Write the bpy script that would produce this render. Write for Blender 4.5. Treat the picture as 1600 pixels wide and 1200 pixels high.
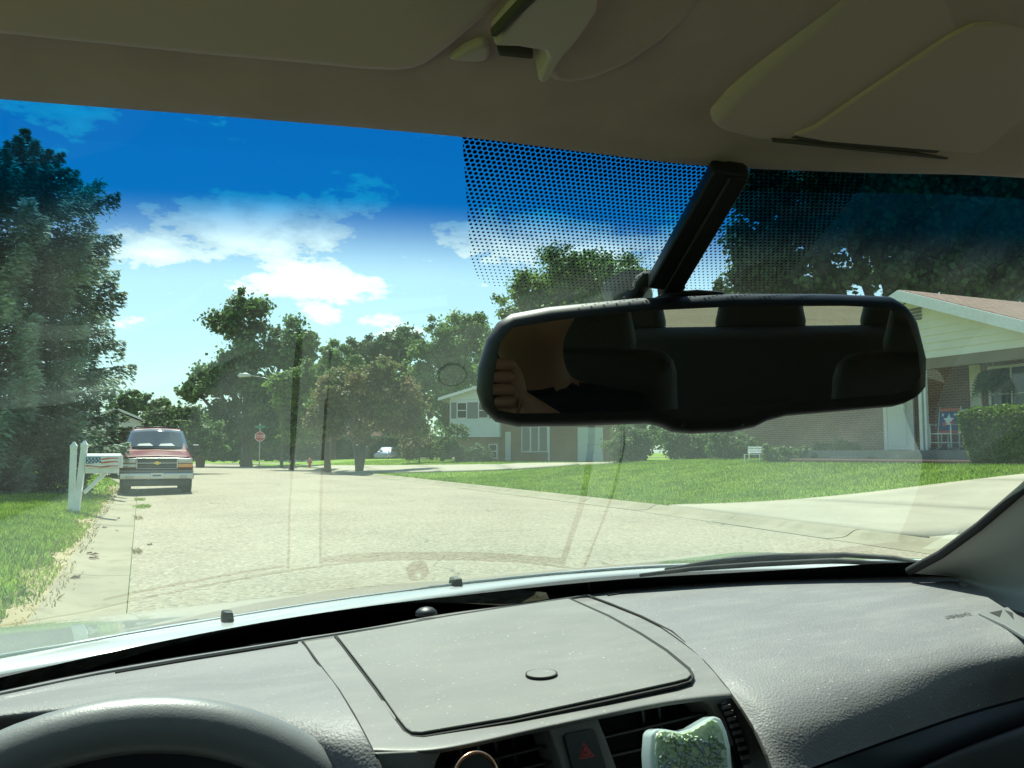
import bpy, bmesh, math, random
import numpy as np
from mathutils import Vector, Matrix
random.seed(7); rng = np.random.default_rng(7)
sc = bpy.context.scene
for o in list(bpy.data.objects): bpy.data.objects.remove(o)
COL = sc.collection
R_ = math.radians

# ---------------------------------------------------------------- camera
F = 1331.0; YAW = R_(23.4); PIT = R_(4.6); EYE = 1.2
fw = Vector((math.sin(YAW)*math.cos(PIT), math.cos(YAW)*math.cos(PIT), math.sin(PIT)))
rt = Vector((math.cos(YAW), -math.sin(YAW), 0)); up = rt.cross(fw)
CAM = Vector((0, 0, EYE))
cd = bpy.data.cameras.new('camera'); cam = bpy.data.objects.new('camera', cd); COL.objects.link(cam)
cd.sensor_width = 36; cd.lens = 36*F/1600; cd.clip_start = 0.004; cd.clip_end = 2000
M = Matrix((rt, up, -fw)).transposed().to_4x4(); M.translation = CAM; cam.matrix_world = M
sc.camera = cam

# ---------------------------------------------------------------- light
SUN_EL, SUN_AZ = 61, 4          # azimuth measured from +Y (ahead) towards +X
sdir = Vector((math.sin(R_(SUN_AZ))*math.cos(R_(SUN_EL)), math.cos(R_(SUN_AZ))*math.cos(R_(SUN_EL)), math.sin(R_(SUN_EL))))
sl = bpy.data.lights.new('sun', 'SUN'); sl.energy = 4.8; sl.angle = R_(0.53); sl.color = (1, 0.95, 0.86)
so = bpy.data.objects.new('sun', sl); COL.objects.link(so); so.rotation_euler = sdir.to_track_quat('Z', 'Y').to_euler()
so.location = (0, 0, 60)
sc.view_settings.view_transform = 'Standard'; sc.view_settings.look = 'None'
sc.view_settings.gamma = 1; sc.view_settings.use_curve_mapping = False
sc.view_settings.exposure = 1.1
sc.cycles.max_bounces = 7; sc.cycles.diffuse_bounces = 3; sc.cycles.glossy_bounces = 4; sc.cycles.transparent_max_bounces = 8

def ray(x, y): return fw + rt*((x-800)/F) + up*((600-y)/F)
def dep(x, y, t): return CAM + ray(x, y)*t
def onX(x, y, X): d = ray(x, y); return CAM + d*(X/d.x)

wd = bpy.data.worlds.new('World'); sc.world = wd; wd.use_nodes = True
nt = wd.node_tree; nt.nodes.clear()
class N:
    """small node-building helper"""
    def __init__(s, tree): s.t = tree
    def __call__(s, typ, ins=None, **kw):
        n = s.t.nodes.new(typ)
        for k, v in kw.items(): setattr(n, k, v)
        for k, v in (ins or {}).items():
            sock = n.inputs[k]
            if isinstance(v, bpy.types.NodeSocket): s.t.links.new(v, sock)
            else: sock.default_value = v
        return n
    def math(s, op, a, b=0.0, c=0.0, clamp=False):
        n = s('ShaderNodeMath', {0: a, 1: b, 2: c}, operation=op, use_clamp=clamp); return n.outputs[0]
    def vec(s, op, a, b=(0, 0, 0)):
        n = s('ShaderNodeVectorMath', {0: a, 1: b}, operation=op); return n.outputs[0]
    def ramp(s, v, a, b, lo=0.0, hi=1.0, smooth=True):
        n = s('ShaderNodeMapRange', {'Value': v, 'From Min': a, 'From Max': b, 'To Min': lo, 'To Max': hi}, interpolation_type='SMOOTHSTEP' if smooth else 'LINEAR'); return n.outputs[0]
    def mix(s, f, a, b, blend='MIX'):
        n = s.t.nodes.new('ShaderNodeMix'); n.data_type = 'RGBA'; n.blend_type = blend
        for i, v in ((0, f), (6, a), (7, b)):
            if isinstance(v, bpy.types.NodeSocket): s.t.links.new(v, n.inputs[i])
            else: n.inputs[i].default_value = v if i == 0 else (*v, 1) if len(v) == 3 else v
        return n.outputs[2]
    def noise(s, v, scale, detail=3, rough=0.5, out=0):
        n = s('ShaderNodeTexNoise', {'Vector': v, 'Scale': scale, 'Detail': detail, 'Roughness': rough}); return n.outputs[out]
    def link(s, a, b): s.t.links.new(a, b)

n = N(nt)
sky = n('ShaderNodeTexSky', sky_type='NISHITA', sun_disc=False, sun_elevation=R_(SUN_EL), sun_rotation=R_(SUN_AZ), air_density=1.2, dust_density=0.6, ozone_density=3.0)
tc = n('ShaderNodeTexCoord').outputs['Generated']
sq = n.vec('MULTIPLY', tc, (1, 1, 2.3))
cn = n.noise(sq, 5.5, 9, 0.6)
fine = n.noise(sq, 17.0, 9, 0.62)
cn = n.math('ADD', n.math('MULTIPLY', cn, 0.85), n.math('MULTIPLY', fine, 0.75)); cn = n.math('SUBTRACT', cn, 0.31)
# cumulus seen above the street: heaps that push the cloud noise up around their own directions
heap = None
for (px, py, rad, amp) in ((350, 355, 0.15, 0.42), (270, 385, 0.14, 0.36), (430, 380, 0.13, 0.30), (200, 392, 0.09, 0.26), (480, 440, 0.125, 0.46), (545, 450, 0.09, 0.34), (420, 445, 0.09, 0.3), (490, 485, 0.08, 0.26),
                           (205, 503, 0.06, 0.27), (590, 518, 0.09, 0.28), (820, 365, 0.16, 0.36), (930, 385, 0.15, 0.36), (1010, 400, 0.1, 0.25), (560, 300, 0.12, 0.22), (660, 225, 0.12, 0.19), (90, 178, 0.17, 0.20), (340, 190, 0.12, 0.17), (650, 410, 0.05, 0.18)):
    d = ray(px, py).normalized(); d = (d.x, d.y, d.z*2.3)
    dist = n('ShaderNodeVectorMath', {0: sq, 1: d}, operation='DISTANCE').outputs['Value']
    g = n.ramp(dist, 0.0, rad, amp, 0.0)
    heap = g if heap is None else n.math('MAXIMUM', heap, g)
cn = n.math('ADD', cn, heap)
cover = n.ramp(cn, 0.655, 0.715)
elev = n('ShaderNodeSeparateXYZ', {0: tc}).outputs[2]
cover = n.math('MULTIPLY', cover, n.ramp(elev, -0.02, 0.06))
shade = n.mix(n.ramp(cn, 0.66, 0.95), (6.6, 7.4, 7.6), (10.6, 10.7, 10.0))
skyc = n.mix(n.ramp(elev, 0.0, 0.45, 0.45, 0.12), sky.outputs[0], (3.2, 5.6, 6.3))
col = n.mix(n.math('MULTIPLY', cover, 0.93), skyc, shade)
bg = n('ShaderNodeBackground', {'Color': col, 'Strength': 0.085})
n.link(bg.outputs[0], n('ShaderNodeOutputWorld').inputs[0])

# ---------------------------------------------------------------- materials
def pbr(name, color, rough=0.6, metal=0.0, var=0.0, vscale=4.0, bump=0.0, bscale=200.0, kind='noise', spec=0.5, coat=0.0, var2=None, attr=False, transl=0.0, dust=0.0):
    m = bpy.data.materials.new(name); m.use_nodes = True; t = m.node_tree; t.nodes.clear(); n = N(t)
    co = n('ShaderNodeTexCoord').outputs['Object']
    c = (*color, 1)
    if var or var2:
        a = n.ramp(n.noise(co, vscale, 5, 0.6), 0.3, 0.7)
        c2 = var2 or tuple(max(0, x*(1-var)) for x in color)
        c = n.mix(a, color, c2)
    if dust:      # settled dust: specks, and wiped smears between them
        sp_ = n.ramp(n.noise(co, 260, 2, 0.7), 0.66, 0.74); smear = n.ramp(n.noise(n.vec('MULTIPLY', co, (1, 3, 1)), 9, 5, 0.7), 0.42, 0.7)
        c = n.mix(n.math('MULTIPLY', sp_, dust), c, (0.5, 0.5, 0.45)); c = n.mix(n.math('MULTIPLY', smear, dust*0.25), c, (0.36, 0.36, 0.33))
        rough = n.math('ADD', n.math('MULTIPLY', smear, 0.14), rough)
    if attr:
        at = n('ShaderNodeAttribute', attribute_name='tone').outputs['Fac']
        c = n.mix(1.0, c, n('ShaderNodeCombineXYZ', {0: at, 1: at, 2: at}).outputs[0], 'MULTIPLY')
    p = n('ShaderNodeBsdfPrincipled', {'Base Color': c, 'Roughness': rough, 'Metallic': metal, 'Specular IOR Level': spec, 'Coat Weight': coat})
    if bump:
        if kind == 'voronoi': h = n('ShaderNodeTexVoronoi', {'Vector': co, 'Scale': bscale}, feature='SMOOTH_F1').outputs[0]
        elif kind == 'weave': h = n('ShaderNodeTexWave', {'Vector': co, 'Scale': bscale, 'Distortion': 1.5}).outputs[0]
        else: h = n.noise(co, bscale, 4)
        b = n('ShaderNodeBump', {'Height': h, 'Strength': bump, 'Distance': 1.0/bscale*0.6})
        n.link(b.outputs[0], p.inputs['Normal'])
    out = p.outputs[0]
    if transl:
        tr = n('ShaderNodeBsdfTranslucent', {'Color': c})
        out = n('ShaderNodeMixShader', {0: transl, 1: out, 2: tr.outputs[0]}).outputs[0]
    n.link(out, n('ShaderNodeOutputMaterial').inputs[0])
    return m

def leafmat(name, a, b, rough=0.55): return pbr(name, a, rough, var2=b, vscale=0.55, attr=True, transl=0.42, spec=0.25)
MT = {}
MT['headliner'] = pbr('headliner_cloth', (0.72, 0.54, 0.475), 0.95, var=0.10, vscale=30, bump=0.25, bscale=900, kind='weave', spec=0.1)
MT['visor'] = pbr('visor_cloth', (0.74, 0.565, 0.50), 0.9, bump=0.15, bscale=700, spec=0.15)
MT['visor_plastic'] = pbr('visor_plastic', (0.72, 0.57, 0.505), 0.55)
MT['slot'] = pbr('dark_slot', (0.012, 0.012, 0.01), 0.9)
MT['softslot'] = pbr('shadow_gap', (0.11, 0.1, 0.08), 0.9)
MT['dash'] = pbr('dash_leather_grain', (0.158, 0.153, 0.153), 0.55, var=0.14, vscale=6, bump=0.42, bscale=560, kind='voronoi', spec=0.4, dust=0.5)
MT['dash_trim'] = pbr('dash_trim_plastic', (0.125, 0.122, 0.112), 0.5, var=0.1, vscale=9, bump=0.08, bscale=900)
MT['lid'] = pbr('lid_plastic', (0.155, 0.152, 0.139), 0.6, var=0.14, vscale=7, bump=0.22, bscale=1100, spec=0.35, dust=0.6)
MT['bezel'] = pbr('bezel_plastic', (0.145, 0.137, 0.126), 0.48, var=0.1, vscale=8, bump=0.12, bscale=900, dust=0.4)
MT['black'] = pbr('black_plastic', (0.012, 0.012, 0.012), 0.45, bump=0.05, bscale=500)
MT['matblack'] = pbr('matte_black', (0.008, 0.008, 0.008), 0.85)
MT['rubber'] = pbr('black_rubber', (0.015, 0.015, 0.015), 0.7)
MT['vane'] = pbr('vane_plastic', (0.02, 0.02, 0.02), 0.35)
MT['wheel_leather'] = pbr('wheel_leather', (0.16, 0.163, 0.162), 0.40, bump=0.12, bscale=800, kind='voronoi')
MT['housing'] = pbr('mirror_housing', (0.012, 0.012, 0.013), 0.5)
MT['pillar'] = pbr('pillar_plastic', (0.33, 0.33, 0.30), 0.6, bump=0.1, bscale=900)
MT['car_white'] = pbr('pearl_white_paint', (0.68, 0.71, 0.68), 0.25, coat=1.0)
MT['seat'] = pbr('seat_leather', (0.085, 0.08, 0.072), 0.5, bump=0.2, bscale=120, kind='voronoi')
MT['mirror'] = pbr('mirror_silver', (0.40, 0.42, 0.40), 0.0, metal=1.0)
MT['chrome'] = pbr('chrome', (0.45, 0.45, 0.44), 0.25, metal=1.0)
MT['copper'] = pbr('copper_rim', (0.75, 0.4, 0.25), 0.2, metal=1.0)
MT['red'] = pbr('hazard_red', (0.55, 0.03, 0.03), 0.5)
MT['gel'] = pbr('green_gel_beads', (0.8, 0.88, 0.68), 0.12, var2=(0.5, 0.66, 0.36), vscale=140, bump=0.8, bscale=330, kind='voronoi', transl=0.35, coat=0.6)
MT['clear'] = pbr('clear_plastic', (0.62, 0.72, 0.72), 0.08, transl=0.4, coat=1.0)
MT['skin'] = pbr('skin', (0.45, 0.24, 0.16), 0.5, bump=0.05, bscale=300)
MT['shirt'] = pbr('dark_shirt', (0.02, 0.022, 0.03), 0.9, bump=0.2, bscale=500)
MT['trousers'] = pbr('dark_trousers', (0.03, 0.035, 0.05), 0.9)
MT['hair'] = pbr('brown_hair', (0.04, 0.022, 0.014), 0.6, bump=0.5, bscale=150)
MT['asph_dark'] = pbr('crack_filler', (0.05, 0.05, 0.045), 0.8)
def road_mat():
    m = bpy.data.materials.new('chip_seal_road'); m.use_nodes = True; t = m.node_tree; t.nodes.clear(); n = N(t)
    co = n('ShaderNodeTexCoord').outputs['Object']
    big = n.ramp(n.noise(co, 0.35, 5, 0.6), 0.3, 0.72)
    st = n.vec('MULTIPLY', co, (1.0, 0.12, 1.0))
    lane = n.ramp(n.noise(st, 0.6, 3), 0.35, 0.7)
    grit = n.noise(co, 55, 3, 0.7)
    sp = n('ShaderNodeTexVoronoi', {'Vector': co, 'Scale': 34.0, 'Randomness': 1.0})
    spc = n('ShaderNodeSeparateColor', {0: sp.outputs['Color']}).outputs[0]
    c = n.mix(big, (0.305, 0.262, 0.185), (0.235, 0.20, 0.14))
    c = n.mix(n.math('MULTIPLY', lane, 0.35), c, (0.34, 0.295, 0.215))
    c = n.mix(n.ramp(spc, 0.55, 1.0, 0, 0.55), c, (0.45, 0.42, 0.33))
    c = n.mix(n.ramp(spc, 0.30, 0.0, 0, 0.6), c, (0.11, 0.105, 0.09))
    c = n.mix(n.ramp(grit, 0.62, 0.75, 0, 0.4), c, (0.12, 0.11, 0.09))
    # cracks
    cv = n('ShaderNodeTexVoronoi', {'Vector': n.vec('ADD', co, n.vec('SCALE', n('ShaderNodeTexNoise', {'Vector': co, 'Scale': 1.1, 'Detail': 5.0}).outputs['Color'])), 'Scale': 0.23}, feature='DISTANCE_TO_EDGE').outputs[0]
    ck = n.math('MULTIPLY', n.ramp(cv, 0.0, 0.006, 1, 0), n.ramp(n.noise(co, 0.4, 2), 0.46, 0.6))
    c = n.mix(n.math('MULTIPLY', ck, 0.75), c, (0.09, 0.085, 0.07))
    c = n.mix(n.ramp(n.noise(co, 1.3, 6, 0.7), 0.60, 0.72, 0, 0.28), c, (0.15, 0.135, 0.1))
    p = n('ShaderNodeBsdfPrincipled', {'Base Color': c, 'Roughness': 0.9, 'Specular IOR Level': 0.2})
    b = n('ShaderNodeBump', {'Height': sp.outputs['Distance'], 'Strength': 0.5, 'Distance': 0.012}); n.link(b.outputs[0], p.inputs['Normal'])
    n.link(p.outputs[0], n('ShaderNodeOutputMaterial').inputs[0]); return m
MT['road'] = road_mat()
def conc_mat(name, a, b, stain):
    m = bpy.data.materials.new(name); m.use_nodes = True; t = m.node_tree; t.nodes.clear(); n = N(t)
    co = n('ShaderNodeTexCoord').outputs['Object']
    c = n.mix(n.ramp(n.noise(co, 0.8, 6, 0.6), 0.3, 0.7), a, b)
    c = n.mix(n.ramp(n.noise(co, 3.0, 6, 0.7), 0.50, 0.70, 0, 0.7), c, stain)
    c = n.mix(n.ramp(n.noise(co, 60, 3, 0.7), 0.55, 0.8, 0, 0.3), c, stain)
    p = n('ShaderNodeBsdfPrincipled', {'Base Color': c, 'Roughness': 0.9, 'Specular IOR Level': 0.2})
    b = n('ShaderNodeBump', {'Height': n.noise(co, 90, 4), 'Strength': 0.25, 'Distance': 0.006}); n.link(b.outputs[0], p.inputs['Normal'])
    n.link(p.outputs[0], n('ShaderNodeOutputMaterial').inputs[0]); return m
MT['gutter'] = conc_mat('gutter_concrete', (0.31, 0.275, 0.195), (0.24, 0.215, 0.15), (0.19, 0.165, 0.11))
MT['conc'] = conc_mat('drive_concrete', (0.36, 0.33, 0.255), (0.305, 0.28, 0.215), (0.29, 0.265, 0.2))
def ground_mat():
    m = bpy.data.materials.new('lawn_ground'); m.use_nodes = True; t = m.node_tree; t.nodes.clear(); n = N(t)
    co = n('ShaderNodeTexCoord').outputs['Object']
    c = n.mix(n.ramp(n.noise(co, 0.35, 5, 0.6), 0.3, 0.7), (0.19, 0.29, 0.04), (0.135, 0.215, 0.034))
    c = n.mix(n.ramp(n.noise(co, 9, 5, 0.75), 0.45, 0.75, 0, 0.7), c, (0.06, 0.11, 0.02))
    c = n.mix(n.ramp(n.noise(co, 2.2, 4, 0.6), 0.6, 0.75, 0, 0.35), c, (0.17, 0.19, 0.06))
    p = n('ShaderNodeBsdfPrincipled', {'Base Color': c, 'Roughness': 0.95, 'Specular IOR Level': 0.1})
    b = n('ShaderNodeBump', {'Height': n.noise(co, 22, 5, 0.8), 'Strength': 0.6, 'Distance': 0.05}); n.link(b.outputs[0], p.inputs['Normal'])
    n.link(p.outputs[0], n('ShaderNodeOutputMaterial').inputs[0]); return m
MT['lawn'] = ground_mat()
MT['grass'] = pbr('grass_blades', (0.34, 0.46, 0.07), 0.6, var2=(0.18, 0.29, 0.045), vscale=0.9, attr=True, transl=0.35, spec=0.2)
MT['straw'] = pbr('dry_grass', (0.48, 0.39, 0.2), 0.8, attr=True, transl=0.2)
def brick_mat(name, a, b, mortar, vertical='x'):
    m = bpy.data.materials.new(name); m.use_nodes = True; t = m.node_tree; t.nodes.clear(); n = N(t)
    co = n('ShaderNodeTexCoord').outputs['Object']
    s = n('ShaderNodeSeparateXYZ', {0: co}).outputs
    v = n('ShaderNodeCombineXYZ', {0: n.math('ADD', s[0], s[1]), 1: s[2], 2: 0.0}).outputs[0]
    br = n('ShaderNodeTexBrick', {'Vector': v, 'Color1': (*a, 1), 'Color2': (*b, 1), 'Mortar': (*mortar, 1), 'Scale': 1.0, 'Mortar Size': 0.009, 'Brick Width': 0.21, 'Row Height': 0.075, 'Bias': -0.1})
    c = n.mix(n.ramp(n.noise(co, 1.5, 4), 0.35, 0.7, 0, 0.25), br.outputs[0], tuple(x*0.7 for x in a))
    p = n('ShaderNodeBsdfPrincipled', {'Base Color': c, 'Roughness': 0.9})
    bp = n('ShaderNodeBump', {'Height': n.math('SUBTRACT', 1.0, br.outputs['Fac']), 'Strength': 0.6, 'Distance': 0.01}); n.link(bp.outputs[0], p.inputs['Normal'])
    n.link(p.outputs[0], n('ShaderNodeOutputMaterial').inputs[0]); return m
MT['brick'] = brick_mat('red_brick', (0.21, 0.085, 0.062), (0.15, 0.062, 0.05), (0.30, 0.26, 0.22))
MT['brick_tan'] = brick_mat('orange_brick', (0.33, 0.17, 0.10), (0.27, 0.135, 0.08), (0.36, 0.31, 0.24))
def shingle_mat(name, a, b):
    m = bpy.data.materials.new(name); m.use_nodes = True; t = m.node_tree; t.nodes.clear(); n = N(t)
    co = n('ShaderNodeTexCoord').outputs['Object']
    s = n('ShaderNodeSeparateXYZ', {0: co}).outputs
    v = n('ShaderNodeCombineXYZ', {0: n.math('ADD', s[0], n.math('MULTIPLY', s[1], 0.05)), 1: n.math('MULTIPLY', s[2], 2.6), 2: 0.0}).outputs[0]
    br = n('ShaderNodeTexBrick', {'Vector': v, 'Color1': (*a, 1), 'Color2': (*b, 1), 'Mortar': (*[x*0.55 for x in b], 1), 'Scale': 1.0, 'Mortar Size': 0.012, 'Brick Width': 0.3, 'Row Height': 0.14})
    c = n.mix(n.ramp(n.noise(co, 30, 4, 0.7), 0.4, 0.7, 0, 0.4), br.outputs[0], tuple(x*0.6 for x in a))
    p = n('ShaderNodeBsdfPrincipled', {'Base Color': c, 'Roughness': 0.95, 'Specular IOR Level': 0.1})
    bp = n('ShaderNodeBump', {'Height': br.outputs['Fac'], 'Strength': -0.5, 'Distance': 0.02}); n.link(bp.outputs[0], p.inputs['Normal'])
    n.link(p.outputs[0], n('ShaderNodeOutputMaterial').inputs[0]); return m
MT['shingle'] = shingle_mat('brown_shingles', (0.30, 0.215, 0.175), (0.22, 0.155, 0.13))
MT['shingle_grey'] = shingle_mat('grey_shingles', (0.30, 0.29, 0.27), (0.24, 0.23, 0.22))
MT['shingle_dark'] = shingle_mat('dark_brown_shingles', (0.13, 0.08, 0.06), (0.1, 0.06, 0.05))
MT['siding'] = pbr('cream_siding', (0.74, 0.72, 0.60), 0.6, var=0.06, vscale=2)
MT['siding_white'] = pbr('white_siding', (0.72, 0.74, 0.72), 0.6, var=0.06, vscale=2)
MT['white'] = pbr('white_paint', (0.78, 0.79, 0.77), 0.5, var=0.1, vscale=12)
MT['soffit'] = pbr('soffit_brown', (0.22, 0.18, 0.13), 0.8)
MT['stone'] = pbr('porch_concrete', (0.24, 0.24, 0.22), 0.9, var=0.2, vscale=3)
MT['mulch'] = pbr('mulch', (0.09, 0.045, 0.035), 0.95, var=0.4, vscale=10, bump=0.6, bscale=30)
MT['pane'] = pbr('window_pane', (0.02, 0.025, 0.028), 0.04, spec=0.8)
MT['curtain'] = pbr('curtain', (0.45, 0.45, 0.4), 0.8, var=0.3, vscale=6)
MT['bark'] = pbr('bark', (0.11, 0.085, 0.06), 0.95, var=0.4, vscale=6, bump=0.7, bscale=18)
MT['bark_pale'] = pbr('bark_grey', (0.17, 0.15, 0.125), 0.95, var=0.3, vscale=6, bump=0.5, bscale=18)
MT['spruce'] = leafmat('spruce_needles', (0.34, 0.44, 0.34), (0.20, 0.29, 0.21))
MT['oak'] = leafmat('oak_leaves', (0.12, 0.21, 0.06), (0.08, 0.15, 0.045))
MT['maple'] = leafmat('maple_leaves', (0.165, 0.26, 0.055), (0.10, 0.18, 0.04))
MT['lime'] = leafmat('bright_leaves', (0.18, 0.28, 0.075), (0.12, 0.21, 0.055))
MT['plum'] = leafmat('reddish_leaves', (0.21, 0.145, 0.06), (0.12, 0.175, 0.055))
MT['shrub'] = leafmat('shrub_leaves', (0.12, 0.19, 0.06), (0.08, 0.14, 0.045))
MT['hedge'] = leafmat('hedge_leaves', (0.17, 0.25, 0.035), (0.11, 0.18, 0.03))
MT['soil'] = conc_mat('dry_soil', (0.36, 0.30, 0.18), (0.27, 0.22, 0.12), (0.16, 0.13, 0.06))
MT['panel_grey'] = pbr('lower_panel_grey', (0.075, 0.075, 0.07), 0.6, bump=0.2, bscale=700, kind='voronoi')
MT['demister'] = pbr('demister_grey', (0.15, 0.155, 0.15), 0.5)
MT['deep'] = leafmat('deep_leaves', (0.10, 0.165, 0.06), (0.07, 0.12, 0.045))
MT['fern'] = leafmat('fern_fronds', (0.06, 0.12, 0.03), (0.04, 0.08, 0.02))
MT['deadleaf'] = pbr('dead_leaf', (0.14, 0.06, 0.025), 0.8)
MT['maroon'] = pbr('maroon_paint', (0.12, 0.004, 0.012), 0.4, spec=0.12)
MT['silver_paint'] = pbr('silver_paint', (0.42, 0.46, 0.5), 0.25, metal=0.4, coat=1.0)
MT['grey_cladding'] = pbr('grey_cladding', (0.16, 0.155, 0.15), 0.5)
MT['lamp_glass'] = pbr('headlamp_glass', (0.36, 0.37, 0.35), 0.1, metal=0.6, coat=1.0)
MT['amber'] = pbr('amber_lens', (0.8, 0.3, 0.03), 0.2, coat=1.0)
MT['gold'] = pbr('gold_emblem', (0.75, 0.5, 0.12), 0.3, metal=0.8)
MT['carglass'] = pbr('tinted_car_glass', (0.03, 0.045, 0.05), 0.03, spec=1.0, coat=1.0)
MT['paper'] = pbr('white_paper', (0.75, 0.78, 0.75), 0.8)
MT['flag_blue'] = pbr('flag_blue', (0.05, 0.11, 0.22), 0.6)
MT['flag_red'] = pbr('flag_red', (0.58, 0.13, 0.07), 0.6)
MT['sign_red'] = pbr('sign_red', (0.45, 0.06, 0.05), 0.5)
MT['sign_green'] = pbr('sign_green', (0.03, 0.22, 0.11), 0.5)
MT['steel'] = pbr('galvanised_steel', (0.35, 0.36, 0.36), 0.45, metal=0.7)
MT['lamp_head'] = pbr('lamp_head', (0.6, 0.62, 0.62), 0.4)
MT['wood_pole'] = pbr('pole_wood', (0.13, 0.1, 0.075), 0.95, var=0.3, vscale=5)
MT['hydrant'] = pbr('hydrant_red', (0.42, 0.06, 0.04), 0.5)
MT['tyre'] = pbr('tyre', (0.02, 0.02, 0.02), 0.85)

# ---------------------------------------------------------------- mesh helpers
def mesh(name, v, f, smooth=False):
    me = bpy.data.meshes.new(name); me.from_pydata([tuple(p) for p in v], [], f)
    me.update()
    if smooth: me.shade_smooth()
    return me
def obj(name, me, mat=None, parent=None):
    if mat is not None and not me.materials: me.materials.append(MT[mat])
    o = bpy.data.objects.new(name, me); COL.objects.link(o)
    if parent: o.parent = parent
    return o
def tag(o, label=None, cat=None, group=None, kind=None):
    for k, v in (('label', label), ('category', cat), ('group', group), ('kind', kind)):
        if v: o[k] = v
    return o
def empty(name, loc=(0, 0, 0), rz=0):
    o = bpy.data.objects.new(name, None); COL.objects.link(o); o.location = loc; o.rotation_euler = (0, 0, rz); o.empty_display_size = 0.2; return o
def copy_tree(o, parent=None):
    c = o.copy(); COL.objects.link(c); c.parent = parent
    for ch in list(o.children): copy_tree(ch, c)
    return c
class MB:
    def __init__(s): s.v = []; s.f = []
    def add(s, v, f):
        k = len(s.v); s.v += [tuple(p) for p in v]; s.f += [tuple(i+k for i in q) for q in f]; return s
    def box(s, a, b):
        (x0, y0, z0), (x1, y1, z1) = a, b
        return s.add([(x0,y0,z0),(x1,y0,z0),(x1,y1,z0),(x0,y1,z0),(x0,y0,z1),(x1,y0,z1),(x1,y1,z1),(x0,y1,z1)],
                     [(0,3,2,1),(4,5,6,7),(0,1,5,4),(1,2,6,5),(2,3,7,6),(3,0,4,7)])
    def hexa(s, p): return s.add(p, [(0,3,2,1),(4,5,6,7),(0,1,5,4),(1,2,6,5),(2,3,7,6),(3,0,4,7)])
    def tube(s, pts, rad, n=8, caps=True):
        pts = [Vector(p) for p in pts]; rad = rad if isinstance(rad, (list, tuple)) else [rad]*len(pts)
        k0 = len(s.v)
        for i, p in enumerate(pts):
            d = (pts[min(i+1, len(pts)-1)]-pts[max(i-1, 0)]).normalized()
            a = d.orthogonal().normalized() if abs(d.z) > 0.9 else d.cross(Vector((0, 0, 1))).normalized(); b = d.cross(a)
            s.v += [tuple(p+(a*math.cos(t)+b*math.sin(t))*rad[i]) for t in [2*math.pi*j/n for j in range(n)]]
        for i in range(len(pts)-1):
            for j in range(n):
                s.f.append((k0+i*n+j, k0+i*n+(j+1) % n, k0+(i+1)*n+(j+1) % n, k0+(i+1)*n+j))
        if caps:
            s.f.append(tuple(k0+j for j in reversed(range(n)))); s.f.append(tuple(k0+(len(pts)-1)*n+j for j in range(n)))
        return s
    def prism(s, poly, off):
        """polygon (3D points) extruded by the vector off"""
        m = len(poly); off = Vector(off); p = [Vector(q) for q in poly]
        return s.add(p+[q+off for q in p], [tuple(range(m))[::-1], tuple(range(m, 2*m))]+[(i, (i+1) % m, m+(i+1) % m, m+i) for i in range(m)])
    def build(s, name, mat, parent=None, smooth=False, bevel=0, seg=2, smooth_angle=None):
        me = mesh(name, s.v, s.f, smooth)
        bm = bmesh.new(); bm.from_mesh(me); bmesh.ops.recalc_face_normals(bm, faces=bm.faces); bm.to_mesh(me); bm.free()
        o = obj(name, me, mat, parent)
        if bevel:
            md = o.modifiers.new('bevel', 'BEVEL'); md.width = bevel; md.segments = seg; md.limit_method = 'ANGLE'; md.angle_limit = R_(35)
            me.shade_smooth(); o.modifiers.new('wn', 'WEIGHTED_NORMAL')
        return o
def cat(p, t):
    """Catmull-Rom through the list p, t in 0..1"""
    m = len(p)-1; x = t*m; i = min(int(x), m-1); u = x-i
    a, b, c, d = p[max(i-1, 0)], p[i], p[i+1], p[min(i+2, m)]
    return 0.5*((2*b)+(c-a)*u+(2*a-5*b+4*c-d)*u*u+(3*b-a-3*c+d)*u**3)
def grid(name, rows, mat, parent=None, nu=24, nv=24, flip=False, solid=0):
    rows = [[Vector(p) for p in r] for r in rows]
    dense = [[cat(r, i/nu) for i in range(nu+1)] for r in rows]
    v = []; f = []
    for j in range(nv+1):
        for i in range(nu+1): v.append(cat([d[i] for d in dense], j/nv))
    for j in range(nv):
        for i in range(nu):
            q = (j*(nu+1)+i, j*(nu+1)+i+1, (j+1)*(nu+1)+i+1, (j+1)*(nu+1)+i); f.append(q[::-1] if flip else q)
    o = obj(name, mesh(name, v, f, True), mat, parent)
    if solid:
        md = o.modifiers.new('solid', 'SOLIDIFY'); md.thickness = solid; md.offset = -1
    return o
def sm(x): x = max(0.0, min(1.0, x)); return x*x*(3-2*x)
def interp(tab, x):
    if x <= tab[0][0]: return tab[0][1]
    for (a, b), (c, d) in zip(tab, tab[1:]):
        if x <= c: return b+(d-b)*(x-a)/(c-a)
    return tab[-1][1]
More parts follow.
